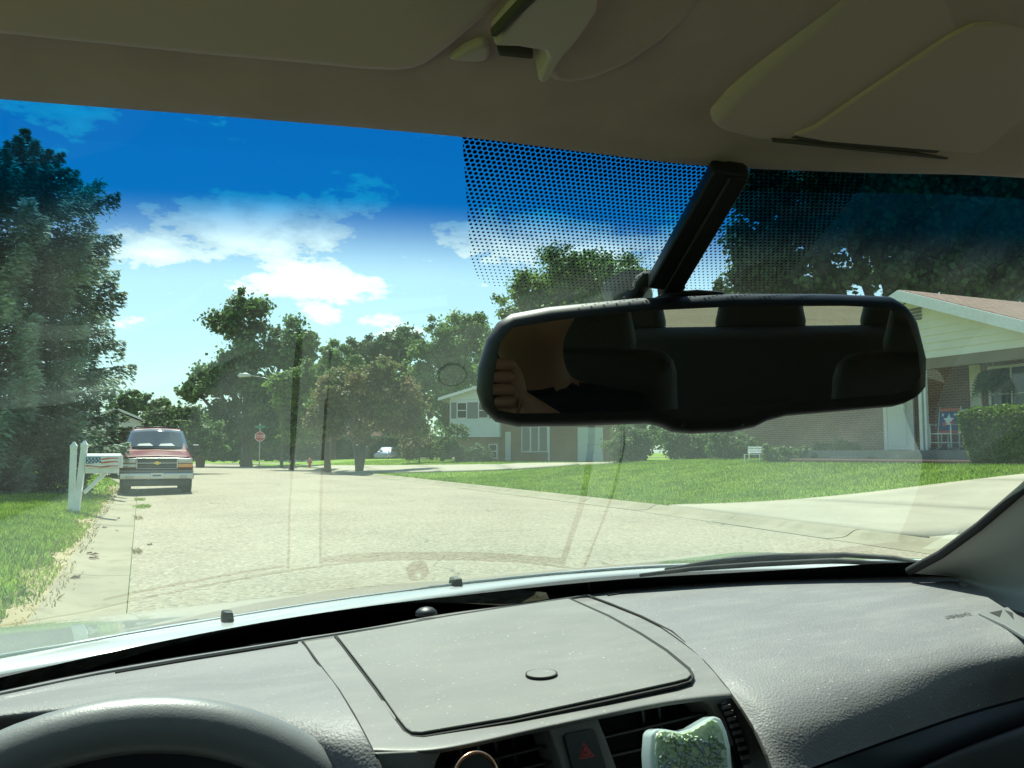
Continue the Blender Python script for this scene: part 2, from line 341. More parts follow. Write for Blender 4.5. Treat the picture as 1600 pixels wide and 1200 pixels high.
# ================================================================ ground, road, kerbs
KX = [(-30, 8.7), (4, 8.95), (7.6, 9.2), (15.2, 10.0), (21.5, 10.25), (41.5, 11.0), (55, 11.2), (66, 10.7), (73, 9.4), (80, 8.8), (84, 10.5), (86.5, 14), (88, 20)]
LX = [(-160, -9), (-14, -7), (-3, -0.55), (34, -0.6), (45, -1.4), (56, -3.6), (68, -7.0), (80, -10.0), (88, -14)]
def kx(y): return interp(KX, y)
def lx(y): return interp(LX, y)
def gz(x, y):
    """height of the lawns and verges"""
    l = lx(y); k = kx(y)
    if x < l:
        e = l-x
        return 0.04+0.12*sm(e/0.9)+0.015*min(e, 12)
    if x > k:
        e = x-k; amp = 0.86 if y < 22 else 0.86-0.40*sm((y-22)/22)
        return 0.10+amp*sm(e/9.5)*(1 if e < 9.5 else 1)
    return 0.0
def ghit(px, py, dz=0.0):
    d = ray(px, py); t0, t1 = 0.5, 400.0
    for i in range(2000):
        t = 0.5*1.0034**i
        p = CAM+d*t
        if p.z < gz(p.x, p.y)+dz: return p
    return CAM+d*t1
def axis(segs):
    out = []
    for a, b, s in segs:
        k = max(1, round((b-a)/s)); out += [a+(b-a)*i/k for i in range(k)]
    return out+[segs[-1][1]]
xs = axis([(-700, -60, 80), (-60, -8, 4), (-8, -2, 0.6), (-2, 0.5, 0.1), (0.5, 8.5, 1.0), (8.5, 13, 0.15), (13, 24, 0.6), (24, 70, 4), (70, 700, 70)])
ys = axis([(-60, 0, 6), (0, 30, 0.7), (30, 100, 1.6), (100, 1000, 60)])
def gsheet(x, y):
    l, k = lx(y), kx(y)
    if l-0.02 <= x <= k+0.02 and y < 88: return -0.10
    if x < l: return gz(x, y)+0.012*math.sin(x*5.1+y*2.3)*sm((l-x))
    return gz(x, y)
v = [(x, y, gsheet(x, y)) for y in ys for x in xs]; w = len(xs)
f = [(j*w+i, j*w+i+1, (j+1)*w+i+1, (j+1)*w+i) for j in range(len(ys)-1) for i in range(w-1)]
tag(obj('ground', mesh('ground', v, f, True), 'lawn'), 'green lawns and verges on both sides of the street', None, None, 'structure')

def crown(u): return 0.002+0.07*(1-(2*u-1)**2)
yy = axis([(-160, 0, 10), (0, 90, 1.0)])
v = []; f = []
for y in yy:
    a = lx(y)+0.5; b = kx(y)-0.62 if y < 80 else kx(y)+0.3
    for i in range(13): v.append((a+(b-a)*i/12, y, crown(i/12)))
for j in range(len(yy)-1):
    for i in range(12): f.append((j*13+i, j*13+i+1, (j+1)*13+i+1, (j+1)*13+i))
tag(obj('road', mesh('road', v, f, True), 'road'), 'sun-bleached chip-sealed residential street', None, None, 'structure')
# cross street at the far end
v = []; f = []; cx = axis([(-90, 90, 4)])
for x in cx:
    for j, y in enumerate((87.0, 91.0, 95.5)): v.append((x, y+0.02*x, gz(x, y)+0.02+(0.05 if j == 1 else 0.03)))
for i in range(len(cx)-1):
    for j in range(2): f.append((i*3+j, i*3+j+3, i*3+j+4, i*3+j+1))
tag(obj('cross_street', mesh('cross_street', v, f, True), 'road'), 'pale cross street at the far end', None, None, 'structure')

# left gutter: concrete slabs with open joints; their seams are real gaps
gut = empty('gutter', (0, 0, 0)); tag(gut, 'concrete gutter slabs along the mailbox side of the street', None, None, 'structure')
def slab_strip(parent, name, x0f, x1f, prof, y0, y1, mat, gap=0.012, sub=4, jit=0.0):
    """one slab between y0 and y1; prof = [(u, z)] across"""
    v = []; f = []; m = len(prof); dz = random.uniform(-jit, jit)
    for j in range(sub+1):
        y = y0+gap+(y1-y0-2*gap)*j/sub; a, b = x0f(y), x1f(y)
        for u, z in prof: v.append((a+(b-a)*u, y, z+dz))
    for j in range(sub):
        for i in range(m-1): f.append((j*m+i, j*m+i+1, (j+1)*m+i+1, (j+1)*m+i))
    k = len(v); v += [(x, y, z-0.11) for x, y, z in v]
    for i in range(m-1): f += [(i, k+i, k+i+1, i+1), (sub*m+i+1, k+sub*m+i+1, k+sub*m+i, sub*m+i)]
    for j in range(sub): f += [(j*m, (j+1)*m, k+(j+1)*m, k+j*m), ((j+1)*m+m-1, j*m+m-1, k+j*m+m-1, k+(j+1)*m+m-1)]
    return obj(name, mesh(name, v, f, False), mat, parent)
y = -6.0
while y < 60:
    d = 3.05
    slab_strip(gut, 'gutter_slab', lambda t: lx(t)-0.1, lambda t: lx(t)+0.5-0.008, [(0, 0.07), (0.15, 0.045), (0.55, 0.012), (1, 0.004)], y, y+d, 'gutter', jit=0.003); y += d
krb = empty('kerb', (9.5, 0, 0)); tag(krb, 'rolled concrete kerb sections along the lawn side of the street', None, None, 'structure')
y = -6.0
while y < 80:
    d = 3.05
    o = slab_strip(krb, 'kerb_section', lambda t: kx(t)-0.6, lambda t: kx(t)+0.02, [(0, 0.006), (0.45, 0.014), (0.58, 0.03), (0.75, 0.085), (0.85, 0.108), (1, 0.112)], y, y+d, 'gutter', jit=0.004)
    o.location = (-9.5, 0, 0); y += d

# near driveway (concrete slabs) rising to the brick house with the gable
drv = empty('driveway', (12, 8, 0)); tag(drv, 'wide pale concrete driveway beside the brick house lawn', None, None, 'structure')
EDGE = [(9.9, 15.0), (11.5, 14.1), (13.5, 12.9), (16.5, 11.4), (20, 10.2), (30, 9.4)]
def drive_slab(x0, x1, y0, y1f):
    v = []; f = []; nx, ny = 6, 8; g = 0.006
    for i in range(nx+1):
        for j in range(ny+1):
            u = j/ny; xx0 = max(x0, kx(8)-0.3) if x0 < 11 else x0
            xa = x0+g+(x1-x0-2*g)*i/nx
            ya = y0(xa)+g; yb = y1f(xa)-g
            yv = ya+(yb-ya)*u; xv = xa
            if x0 < 9.5:  xv = xa+(kx(yv)+0.035-9.235)*(1-i/nx)
            v.append((xv-12, yv-8, gz(xv, yv)+0.028))
    for i in range(nx):
        for j in range(ny): f.append((i*(ny+1)+j, (i+1)*(ny+1)+j, (i+1)*(ny+1)+j+1, i*(ny+1)+j+1))
    o = obj('concrete_slab', mesh('concrete_slab', v, f, True), 'conc', drv)
    md = o.modifiers.new('s', 'SOLIDIFY'); md.thickness = 0.09; md.offset = -1
ed = lambda x: interp(EDGE, x)
xb = [9.235, 12.2, 15.2, 18.2, 22.0, 27.0]
for a, b in zip(xb, xb[1:]):
    drive_slab(a, b, lambda x: 8.0, ed)
    drive_slab(a, b, lambda x: 2.0, lambda x: 8.0)
# driveway of the split-level house
drv2 = empty('walkway', (20, 52, 0)); tag(drv2, 'pale concrete drive crossing the far lawn to the split-level house', None, None, 'structure')
topl = [(470, 727.5), (560, 728), (660, 728), (780, 727), (900, 724.2), (960, 723)]; botl = [(545, 741), (600, 739.5), (690, 738), (800, 734.5), (905, 728), (970, 725)]
A = [ghit(*p) for p in topl]; B = [ghit(*p) for p in botl]
for i in range(5):
    q = [B[i], B[i+1], A[i+1], A[i]]; vv = []; ff = []
    for r in range(7):
        for s in range(5):
            p = q[0].lerp(q[1], 0.004+0.992*s/4).lerp(q[3].lerp(q[2], 0.004+0.992*s/4), r/6); vv.append((p.x-20, p.y-52, gz(p.x, p.y)+0.06))
    for r in range(6):
        for s in range(4): ff.append((r*5+s, r*5+s+1, (r+1)*5+s+1, (r+1)*5+s))
    o = obj('concrete_slab', mesh('concrete_slab', vv, ff, True), 'conc', drv2)
    md = o.modifiers.new('s', 'SOLIDIFY'); md.thickness = 0.08; md.offset = -1

# ================================================================ grass
def blades(name, pts, h, wd, mat, lean=0.5, label=None):
    """pts Nx3; one curved blade (two triangles) each"""
    N_ = len(pts); a = rng.uniform(0, 2*math.pi, N_); hh = h*rng.uniform(0.5, 1.25, N_); ww = wd*rng.uniform(0.7, 1.3, N_)
    la = rng.uniform(0, 2*math.pi, N_); ll = hh*lean*rng.uniform(0, 1, N_)
    ca, sa = np.cos(a)*ww/2, np.sin(a)*ww/2
    P = np.zeros((N_, 4, 3)); P[:, :] = pts[:, None, :]
    P[:, 0, 0] -= ca; P[:, 0, 1] -= sa; P[:, 1, 0] += ca; P[:, 1, 1] += sa
    P[:, 0:2, 2] -= 0.01
    P[:, 2, 0] += np.cos(la)*ll*0.35+ca*0.8; P[:, 2, 1] += np.sin(la)*ll*0.35+sa*0.8; P[:, 2, 2] += hh*0.6
    P[:, 3, 0] += np.cos(la)*ll; P[:, 3, 1] += np.sin(la)*ll; P[:, 3, 2] += hh
    idx = np.arange(N_)*4; F_ = np.stack([idx, idx+1, idx+2, idx, idx+2, idx+3], 1).reshape(-1)
    me = bpy.data.meshes.new(name); me.vertices.add(N_*4); me.vertices.foreach_set('co', P.reshape(-1))
    me.loops.add(N_*6); me.loops.foreach_set('vertex_index', F_.astype(np.int32)); me.polygons.add(N_*2)
    me.polygons.foreach_set('loop_start', (np.arange(N_*2)*3).astype(np.int32)); me.update(calc_edges=True)
    at = me.attributes.new('tone', 'FLOAT', 'POINT'); at.data.foreach_set('value', np.repeat(rng.uniform(0.42, 1.5, N_), 4).astype(np.float32))
    o = obj(name, me, mat); tag(o, label, 'grass', None, 'stuff'); return o
vgz = np.vectorize(gz)
def scatter(x0, x1, y0, y1, n_, ok):
    x = rng.uniform(x0, x1, n_); y = rng.uniform(y0, y1, n_); k = ok(x, y); x, y = x[k], y[k]
    return np.stack([x, y, vgz(x, y)], 1)
vlx, vkx = np.vectorize(lx), np.vectorize(kx); ved = np.vectorize(ed)
rag = lambda y: 0.16*np.sin(y*1.3)+0.10*np.sin(y*3.7+1)+0.06*np.sin(y*9.1)
p = scatter(-5, -0.4, 4, 24, 95000, lambda x, y: x < vlx(y)-0.12-np.maximum(0, rag(y)))
blades('lawn_grass', p, 0.065, 0.011, 'grass', 0.8, 'mown green grass round the white mailbox post')
p = scatter(-14, -0.5, 24, 60, 30000, lambda x, y: x < vlx(y)-0.1)
blades('lawn_grass', p, 0.09, 0.03, 'grass', 0.8, 'verge grass beneath the blue spruce')
p = scatter(-1.1, -0.4, 4, 30, 5200, lambda x, y: (x < vlx(y)+0.05-np.maximum(0, rag(y))*0.7) & (x > vlx(y)-0.38-0.1*rag(y)))
blades('dry_grass', p, 0.05, 0.012, 'straw', 1.2, 'dry straw-coloured grass edging the concrete gutter')
def lawn_ok(x, y): return (x > vkx(y)-0.02) & ((y > ved(x)+0.02) | (x > 40))
p = scatter(8.8, 21, 9, 34, 190000, lawn_ok)
blades('lawn_grass', p, 0.06, 0.016, 'grass', 0.8, 'thick mown lawn in front of the brick house with the gable')
p = scatter(9.5, 11.5, 12, 40, 9000, lambda x, y: (x > vkx(y)-0.05) & (x < vkx(y)+0.14) & (y > ved(x)-0.03))
blades('edge_grass', p, 0.11, 0.016, 'grass', 1.0, 'taller untrimmed grass hanging over the kerb')
p = scatter(9.6, 26, 34, 70, 60000, lambda x, y: x > vkx(y))
blades('lawn_grass', p, 0.045, 0.03, 'grass', 0.8, 'far lawn beside the split-level house')
# strip of bare dry soil between grass and gutter
sv_, sf_ = [], []; syy = axis([(2, 34, 0.12)])
for y in syy:
    w0 = 0.08+0.2*max(0.0, 0.45+0.5*math.sin(y*0.9)+0.35*math.sin(y*2.9+1)+random.uniform(-.2, .2)); e = lx(y)-0.09
    for q_ in range(4):
        xx = e-w0*q_/3; sv_.append((xx, y, gz(xx, y)+(0.022 if 0 < q_ < 3 else 0.012)+random.uniform(0, 0.006)))
for j in range(len(syy)-1):
    for q_ in range(3): sf_.append((j*4+q_, j*4+4+q_, j*4+5+q_, j*4+1+q_))
tag(obj('verge_soil', mesh('verge_soil', sv_, sf_, True), 'soil'), 'bare dry soil along the lawn edge', None, None, 'structure')
# weeds growing out of the gutter joint
for (wx, wy, wr, cnt, lab) in ((0.03, 20.4, 0.24, 420, 'largest weed tuft sprouting from the gutter seam'), (0.0, 23.4, 0.16, 220, 'weed tuft in the gutter seam close to the parked truck'), (-0.02, 16.8, 0.10, 90, 'small yellowed weed tuft in the gutter seam'),
                               (-0.72, 13.2, 0.16, 200, 'weed clump spilling from the lawn into the gutter'), (-0.8, 10.2, 0.18, 240, 'broad weed clump at the near lawn edge'), (-0.02, 11.2, 0.07, 70, 'tiny weed tuft in the nearest gutter seam')):
    a = rng.uniform(0, 6.28, cnt); r = wr*np.sqrt(rng.uniform(0, 1, cnt))
    a = a[:cnt//2]; r = r[:cnt//2]*1.3; cnt = cnt//2
    P = np.stack([wx+np.cos(a)*r*0.6, wy+np.sin(a)*r*1.8, np.full(cnt, 0.02)+0.0*a], 1)
    o = blades('weed_tuft', P, 0.045, 0.012, 'grass' if cnt > 50 else 'straw', 1.8, lab); o['category'] = 'weed'; o['kind'] = 'stuff'
leaf0 = None
for i, (px, py) in enumerate([(148, 872), (152, 876), (144, 878), (139, 871), (121, 909), (117, 911), (183, 831), (163, 829), (185, 812), (234, 853)]):
    pt = ghit(px, py); me = leaf0
    if me is None:
        me = leaf0 = mesh('dead_leaf', [(-.05, 0, 0), (-.01, -.03, .022), (.05, 0, .006), (0, .032, .028), (0, 0, .004)], [(0, 1, 4), (1, 2, 4), (2, 3, 4), (3, 0, 4)]); me.materials.append(MT['deadleaf'])
    o = obj('dead_leaf', me); gx = max(0, min(1, (pt.x-lx(pt.y)+0.1)/0.6)); o.location = (pt.x, pt.y, interp([(0, .07), (.15, .045), (.55, .012), (1, .004)], gx)+0.004 if pt.x > lx(pt.y)-0.1 else gz(pt.x, pt.y)+0.01)
    o.rotation_euler = (0, 0, i*1.3); tag(o, 'curled brown dead leaf lying in the concrete gutter', 'leaf', 'dead leaves in the gutter')

# ================================================================ trees
def quads(name, P, Nrm, size, tone, mat, parent, asp=1.0, droop=None):
    """leaf faces: P centres, Nrm normals (Nx3), size (N)"""
    N_ = len(P); r = rng.normal(size=(N_, 3)) if droop is None else droop
    u = np.cross(Nrm, r); u /= np.linalg.norm(u, axis=1)[:, None]+1e-9; w_ = np.cross(Nrm, u); w_ /= np.linalg.norm(w_, axis=1)[:, None]+1e-9
    s = size[:, None]
    Q = np.stack([P-u*s*0.5*asp, P-w_*s*0.5, P+u*s*0.5*asp, P+w_*s*0.5], 1)
    me = bpy.data.meshes.new(name); me.vertices.add(N_*4); me.vertices.foreach_set('co', Q.reshape(-1))
    me.loops.add(N_*4); me.loops.foreach_set('vertex_index', np.arange(N_*4, dtype=np.int32)); me.polygons.add(N_)
    me.polygons.foreach_set('loop_start', (np.arange(N_)*4).astype(np.int32)); me.update(calc_edges=True)
    at = me.attributes.new('tone', 'FLOAT', 'POINT'); at.data.foreach_set('value', np.repeat(tone, 4).astype(np.float32))
    return obj(name, me, mat, parent)
def leaves(clumps, n_, size, spread=1.0):
    c = np.array([q[0] for q in clumps]); r = np.array([q[1] for q in clumps])
    pr = r**2; pr /= pr.sum(); k = rng.choice(len(r), n_, p=pr)
    d = rng.normal(size=(n_, 3)); d /= np.linalg.norm(d, axis=1)[:, None]
    rad = r[k]*np.abs(rng.normal(0.55, 0.5, n_))
    P = c[k]+d*rad[:, None]*np.array([1, 1, 0.8]); Nr = d+rng.normal(size=(n_, 3))*0.75+np.array([0, 0, 0.35]); Nr /= np.linalg.norm(Nr, axis=1)[:, None]
    ct = rng.uniform(0.75, 1.2, len(r))
    return P, Nr, size*rng.uniform(0.6, 1.4, n_), ct[k]*rng.uniform(0.75, 1.25, n_)
def tree(name, label, depth, base, lobes, n_, leaf, mat, cat_='tree', group=None, trunk=0.2, bark='bark', clump=0.30, nclump=14, stems=1, yscale=1.0, dd=0.0):
    """lobes: (px, py, rx, ry) outlines of the crown's main masses at this depth; turned into balls of real size and depth"""
    b = dep(base[0], base[1], depth); b.z = max(gz(b.x, b.y), 0.0)-0.02
    root = empty(name, b); tag(root, label, cat_, group)
    k = depth/F; cl = []; cen = []
    for li, (px, py, rx, ry) in enumerate(lobes):
        c = dep(px, py, depth+rng.uniform(-0.5, 0.5)*dd)-b; cen.append((c, min(rx, ry)*k)); a = (rx*k, rx*k*yscale, ry*k)
        m = int(nclump*2.6)
        for i in range(m):
            d = rng.normal(size=3); d /= np.linalg.norm(d); q = rng.uniform(0.05, 1.0)**0.5
            rr = clump*0.72*min(a[0], a[2])*rng.uniform(0.45, 1.5)
            # world axes: across = camera right, along = camera forward on the ground
            off = rt*(d[0]*a[0]*q)+Vector((fw.x, fw.y, 0)).normalized()*(d[1]*a[1]*q)+Vector((0, 0, d[2]*a[2]*q))
            cp = c+off*max(0.3, 1-0.6*rr/max(a[0], a[2]))
            if cp.z-rr < 0.1 and base[1] < 1e4: cp.z = max(cp.z, 0.1+rr*0.6)
            cl.append((tuple(cp), rr))
    P, Nr, S, T = leaves(cl, n_, leaf)
    P[:, 2] = np.maximum(P[:, 2], 0.05)
    quads('crown', P, Nr, S, T, mat, root)
    mb = MB()
    low = min(c.z for c, r in cen)
    for s in range(stems):
        sx = (s-(stems-1)/2)*trunk*1.5; ang = s*2.4
        top = sum((c for c, r in cen), Vector())/len(cen)
        f0 = Vector((sx*0.3*math.cos(ang), sx*0.3*math.sin(ang), -0.05)); fork = Vector((top.x*0.35+sx*1.4*rt.x, top.y*0.35+sx*1.4*rt.y, low*0.55))
        mb.tube([f0, f0.lerp(fork, 0.5)+Vector((rng.normal()*0.04, rng.normal()*0.04, 0)), fork], [trunk*1.25, trunk*0.9, trunk*0.8], 8)
        for i, (c, r) in enumerate(cen):
            if i % stems != s % max(1, min(stems, len(cen))) and stems > 1: continue
            mb.tube([fork, fork.lerp(c, 0.5)+Vector((rng.normal()*0.1, rng.normal()*0.1, 0.05)), c+Vector((0, 0, r*0.3))], [trunk*0.7, trunk*0.45, trunk*0.12], 6)
    for i in range(min(len(cl), 26)):
        q = cl[rng.integers(len(cl))]; c, r = cen[int(np.argmin([(Vector(q[0])-c).length for c, _ in cen]))]
        mb.tube([c, Vector(q[0])], [trunk*0.22, trunk*0.05], 5)
    mb.build('trunk', bark, root, True)
    return root

def spruce(name, label, px, base_py, depth, top_py, half_px, n_tier, mat='spruce', needle=0.085, per=46, lean=0, group=None):
    b = dep(px, base_py, depth); b.z = gz(b.x, b.y)-0.02
    H = (dep(px, top_py, depth)-b).z; Rr = half_px*depth/F
    root = empty(name, b); tag(root, label, 'tree', group)
    mb = MB(); mb.tube([(0, 0, 0), (0.03, 0.02, H*0.5), (0, 0, H*0.97)], [0.17, 0.1, 0.012], 8)
    P, Nn, S, T, Dr = [], [], [], [], []
    for i in range(n_tier):
        t = i/(n_tier-1); z = 0.15+H*0.96*t**0.92
        L = Rr*(min(1.0, ((1-t)/0.25)**1.2)*0.95+0.01)*(0.85+0.15*sm(t/0.12))*(1+0.10*math.sin(i*2.3)+0.07*math.sin(i*5.1))
        nb = 9 if t < 0.8 else 6
        for k in range(nb):
            a = 2*math.pi*(k+rng.uniform(-0.3, 0.3))/nb+i*0.7; l = L*rng.uniform(0.74, 1.10)
            dirv = np.array([math.cos(a), math.sin(a), 0]); side = np.array([-math.sin(a), math.cos(a), 0])
            sag = -0.16*l if t < 0.75 else 0.25*l
            tip = 0.14*l
            pts = [np.array([0, 0, z]), dirv*l*0.5+np.array([0, 0, z+sag*0.6]), dirv*l+np.array([0, 0, z+sag+tip])]
            mb.tube([tuple(q) for q in pts], [0.03*(1-t)+0.01, 0.02*(1-t)+0.006, 0.004], 4, False)
            br_tone = rng.uniform(0.7, 1.2)
            m = int(per*(0.35+l/Rr)*3.6)
            s = rng.uniform(0.06, 1.0, m)**0.62
            wid = 0.19*l*(1.1-s)+0.028*Rr
            lat = rng.normal(size=m)*wid*0.55
            base = np.where(s[:, None] < 0.5, pts[0]+(pts[1]-pts[0])*(s[:, None]*2), pts[1]+(pts[2]-pts[1])*(s[:, None]*2-1))
            hang = np.abs(rng.normal(size=m))*0.10*Rr*(0.6 if t > 0.8 else 1.0)
            q = base+side*lat[:, None]; q[:, 2] -= hang-0.02+np.abs(lat)*0.12
            P.append(q); d = dirv*rng.uniform(0.3, 1.0, m)[:, None]+side*(np.sign(lat)*0.8)[:, None]+np.stack([np.zeros(m), np.zeros(m), rng.uniform(-0.7, 0.25, m)], 1)
            d /= np.linalg.norm(d, axis=1)[:, None]; Dr.append(d)
            nn = rng.normal(size=(m, 3))*0.6+np.array([0, 0, 1.0]); nn -= d*(nn*d).sum(1)[:, None]; nn /= np.linalg.norm(nn, axis=1)[:, None]
            Nn.append(nn); S.append(rng.uniform(0.7, 1.35, m)*needle*1.75); T.append(np.full(m, br_tone)*rng.uniform(0.7, 1.3, m))
    P, Nn, S, T, Dr = np.concatenate(P), np.concatenate(Nn), np.concatenate(S), np.concatenate(T), np.concatenate(Dr)
    P[:, 2] = np.maximum(P[:, 2], 0.04)
    # needles point along Dr: width axis u = n x d
    quads('crown', P, Nn, S, T, mat, root, asp=0.30, droop=Dr)
    mb.build('trunk', 'bark', root, True)
    return root
spruce('spruce_tree', 'tall blue-green spruce on the lawn behind the flag mailbox', 14, 752, 21.5, 172, 158, 29, per=125, needle=0.105)
spruce('spruce_tree', 'small dark young conifer squeezed beside the parked truck', 178, 735, 40, 636, 26, 14, 'deep', 0.1, 22)
tree('shade_tree', 'tall old dark oak with a lumpy two-storey crown beyond the parked truck', 72, (385, 720),
     [(375, 500, 52, 50), (335, 600, 52, 45), (400, 575, 60, 62), (455, 540, 45, 48), (410, 660, 66, 50), (300, 610, 24, 24), (350, 660, 40, 44), (480, 545, 22, 30)], 52000, 0.30, 'oak', trunk=0.45, clump=0.34, nclump=13)
tree('maple_tree', 'yellow-green young maple between the oak and the reddish tree', 58, (455, 724),
     [(460, 610, 44, 42), (462, 655, 22, 40), (490, 590, 34, 34), (475, 668, 42, 34)], 26000, 0.2, 'maple', trunk=0.16, clump=0.33, nclump=13)
tree('ornamental_tree', 'low spreading reddish ornamental tree with several slanting stems', 49, (562, 726),
     [(560, 610, 62, 48), (615, 630, 58, 48), (520, 625, 44, 48), (640, 655, 42, 34), (545, 665, 66, 28), (600, 580, 38, 26), (505, 660, 34, 30)], 46000, 0.17, 'plum', trunk=0.13, bark='bark_pale', stems=4, clump=0.30, nclump=15)
tree('shade_tree', 'slim straight-trunked tree left of the reddish tree', 53, (512, 724), [(505, 640, 30, 30), (520, 610, 26, 26)], 9000, 0.2, 'maple', trunk=0.2)
tree('shade_tree', 'round dark-green treetop in the line behind the reddish tree', 98, (570, 715), [(560, 560, 34, 34), (590, 555, 44, 40), (625, 545, 40, 38), (610, 600, 60, 40)], 26000, 0.36, 'deep', trunk=0.4)
tree('shade_tree', 'pale loose-crowned tree directly left of the round crowned maple', 84, (700, 715), [(700, 530, 46, 46), (740, 520, 40, 40), (670, 570, 44, 40), (720, 590, 58, 46), (650, 620, 40, 40)], 36000, 0.26, 'lime', trunk=0.35, clump=0.32)
tree('shade_tree', 'bright green tree in the gap behind the yellow-green maple', 92, (520, 715), [(525, 560, 34, 32), (500, 590, 36, 30), (550, 580, 30, 26)], 20000, 0.32, 'lime', trunk=0.3)
tree('maple_tree', 'big round-crowned maple towering over the split-level house', 76, (890, 700),
     [(890, 436, 92, 70), (835, 465, 68, 60), (945, 450, 70, 66), (890, 470, 90, 70), (880, 520, 120, 70), (800, 555, 62, 54), (980, 540, 70, 70), (900, 610, 110, 60)], 92000, 0.27, 'maple', trunk=0.5, clump=0.30, nclump=17)
tree('shade_tree', 'huge dark shade tree looming behind the brick house roof', 44, (1450, 640),
     [(1190, 400, 74, 74), (1300, 340, 105, 90), (1420, 330, 110, 100), (1540, 340, 110, 95), (1660, 360, 120, 110), (1260, 450, 95, 60), (1400, 430, 110, 60), (1540, 440, 110, 50), (1330, 250, 110, 70), (1520, 240, 130, 80), (1190, 300, 60, 60), (1230, 540, 90, 70), (1480, 300, 120, 100), (1620, 280, 120, 100), (1160, 470, 60, 60), (1600, 430, 120, 60)], 130000, 0.31, 'deep', trunk=0.6, clump=0.42, nclump=16, yscale=0.7)
tree('shade_tree', 'tall slender tree between the two houses', 58, (1080, 700), [(1080, 600, 60, 50), (1120, 540, 50, 60), (1040, 650, 70, 50), (1100, 670, 70, 50), (1170, 660, 60, 60), (1235, 650, 50, 60)], 36000, 0.25, 'maple', trunk=0.25)
tree('distant_tree', 'low rounded tree rising above the far brown roof', 105, (215, 715), [(205, 632, 34, 24), (240, 640, 36, 24), (190, 655, 26, 22), (262, 650, 22, 20)], 15000, 0.36, 'oak', trunk=0.3)
tree('large_shrub', 'wide rounded evergreen shrub right behind the parked truck', 46, (285, 728), [(255, 672, 38, 40), (305, 668, 44, 44), (280, 695, 62, 32), (335, 690, 24, 36)], 30000, 0.16, 'shrub', 'shrub', None, 0.1, clump=0.3, nclump=16)
tree('large_shrub', 'dense dark shrub mass under the oak near the stop sign', 86, (375, 722), [(365, 690, 30, 34), (400, 690, 34, 34), (385, 660, 30, 30), (350, 700, 20, 22)], 16000, 0.22, 'deep', 'shrub', None, 0.1)
tree('shrub', 'rounded shrub at the corner of the white-sided house', 58.2, (715, 722), [(712, 690, 22, 34), (700, 700, 22, 24)], 9000, 0.13, 'shrub', 'shrub', None, 0.06)
tree('shrub', 'low bush under the brick window of the white-sided house', 57, (748, 722), [(745, 708, 18, 16), (760, 712, 14, 12)], 5000, 0.11, 'deep', 'shrub', None, 0.05)
tree('shrub', 'weeping bush hanging between the reddish tree and the white-sided house', 60, (655, 722), [(650, 690, 26, 30), (668, 700, 18, 22), (640, 705, 20, 16)], 9000, 0.14, 'plum', 'shrub', None, 0.06)
SH = [('broad grey-green bush beside the white garage door', 985, 36, 44, 38, 690), ('rounded dark bush in the row across the brick house lawn', 1075, 35, 46, 38, 692), ('clipped bush at the porch end of the row', 1140, 31, 42, 34, 695), ('low bush below the porch by the white bench', 1228, 26.5, 42, 20, 708), ('dark bush against the brick wall of the porch', 1310, 26, 46, 26, 705)]
for lab, px, d, rx, ry, cy in SH:
    tree('shrub', lab, d, (px, 722), [(px-rx*0.3, cy, rx*0.7, ry*0.9), (px+rx*0.35, cy+4, rx*0.65, ry*0.8), (px, cy+10, rx, ry*0.6)], 11000, 0.085, 'shrub', 'shrub', None, 0.05, clump=0.36, nclump=14)
for lab, px, cy, rx, ry, d, mt in (('leafy tree rising left of the tall blue-green spruce', -230, 480, 190, 240, 40, 'oak'), ('dark tree mass low behind the spruce', 95, 690, 60, 50, 52, 'deep'), ('dark tree filling behind the spruce foot', 0, 680, 110, 70, 48, 'deep')):
    tree('shade_tree', lab, d, (px, 730), [(px-rx*0.4, cy, rx*0.6, ry*0.8), (px+rx*0.4, cy+10, rx*0.6, ry*0.7), (px, cy-ry*0.3, rx*0.6, ry*0.6)], 24000, 0.2, mt, trunk=0.3, clump=0.34)
for lab, px, rx in (('low clipped bush across the street behind the hydrant', 452, 26), ('low bush across the street under the reddish tree', 545, 30), ('low bush across the street beside the silver car', 640, 24)):
    tree('shrub', lab, 100, (px, 716), [(px-rx*0.4, 700, rx*0.6, 14), (px+rx*0.4, 701, rx*0.6, 13)], 5000, 0.2, 'shrub', 'shrub', None, 0.05)
for lab, px, py, rx, ry in (('distant tree filling the gap left of the yellow-green maple', 440, 640, 60, 60), ('distant tree right behind the reddish ornamental tree', 600, 640, 70, 55), ('distant tree behind the roof of the split-level house', 745, 610, 70, 70), ('distant tree low behind the far corner of the street', 330, 680, 50, 34)):
    tree('distant_tree', lab, 125, (px, 712), [(px-rx*0.45, py, rx*0.6, ry*0.8), (px+rx*0.45, py+6, rx*0.6, ry*0.75), (px, py-ry*0.25, rx*0.6, ry*0.7), (px, py+ry*0.5, rx, ry*0.5)], 14000, 0.48, 'oak', trunk=0.35, clump=0.36)
# far-off wood closing the horizon
P, Nr, S, T = leaves([((x, 175+rng.normal()*8+0.02*abs(x), rng.uniform(1, 8)), rng.uniform(2.5, 5)) for x in np.linspace(-260, 330, 260)], 60000, 0.9)
P[:, 2] = np.maximum(P[:, 2], 0.6)
tag(quads('distant_wood', P, Nr, S, T, 'oak', None), 'far-off wood behind the cross street', 'wood', None, 'stuff')
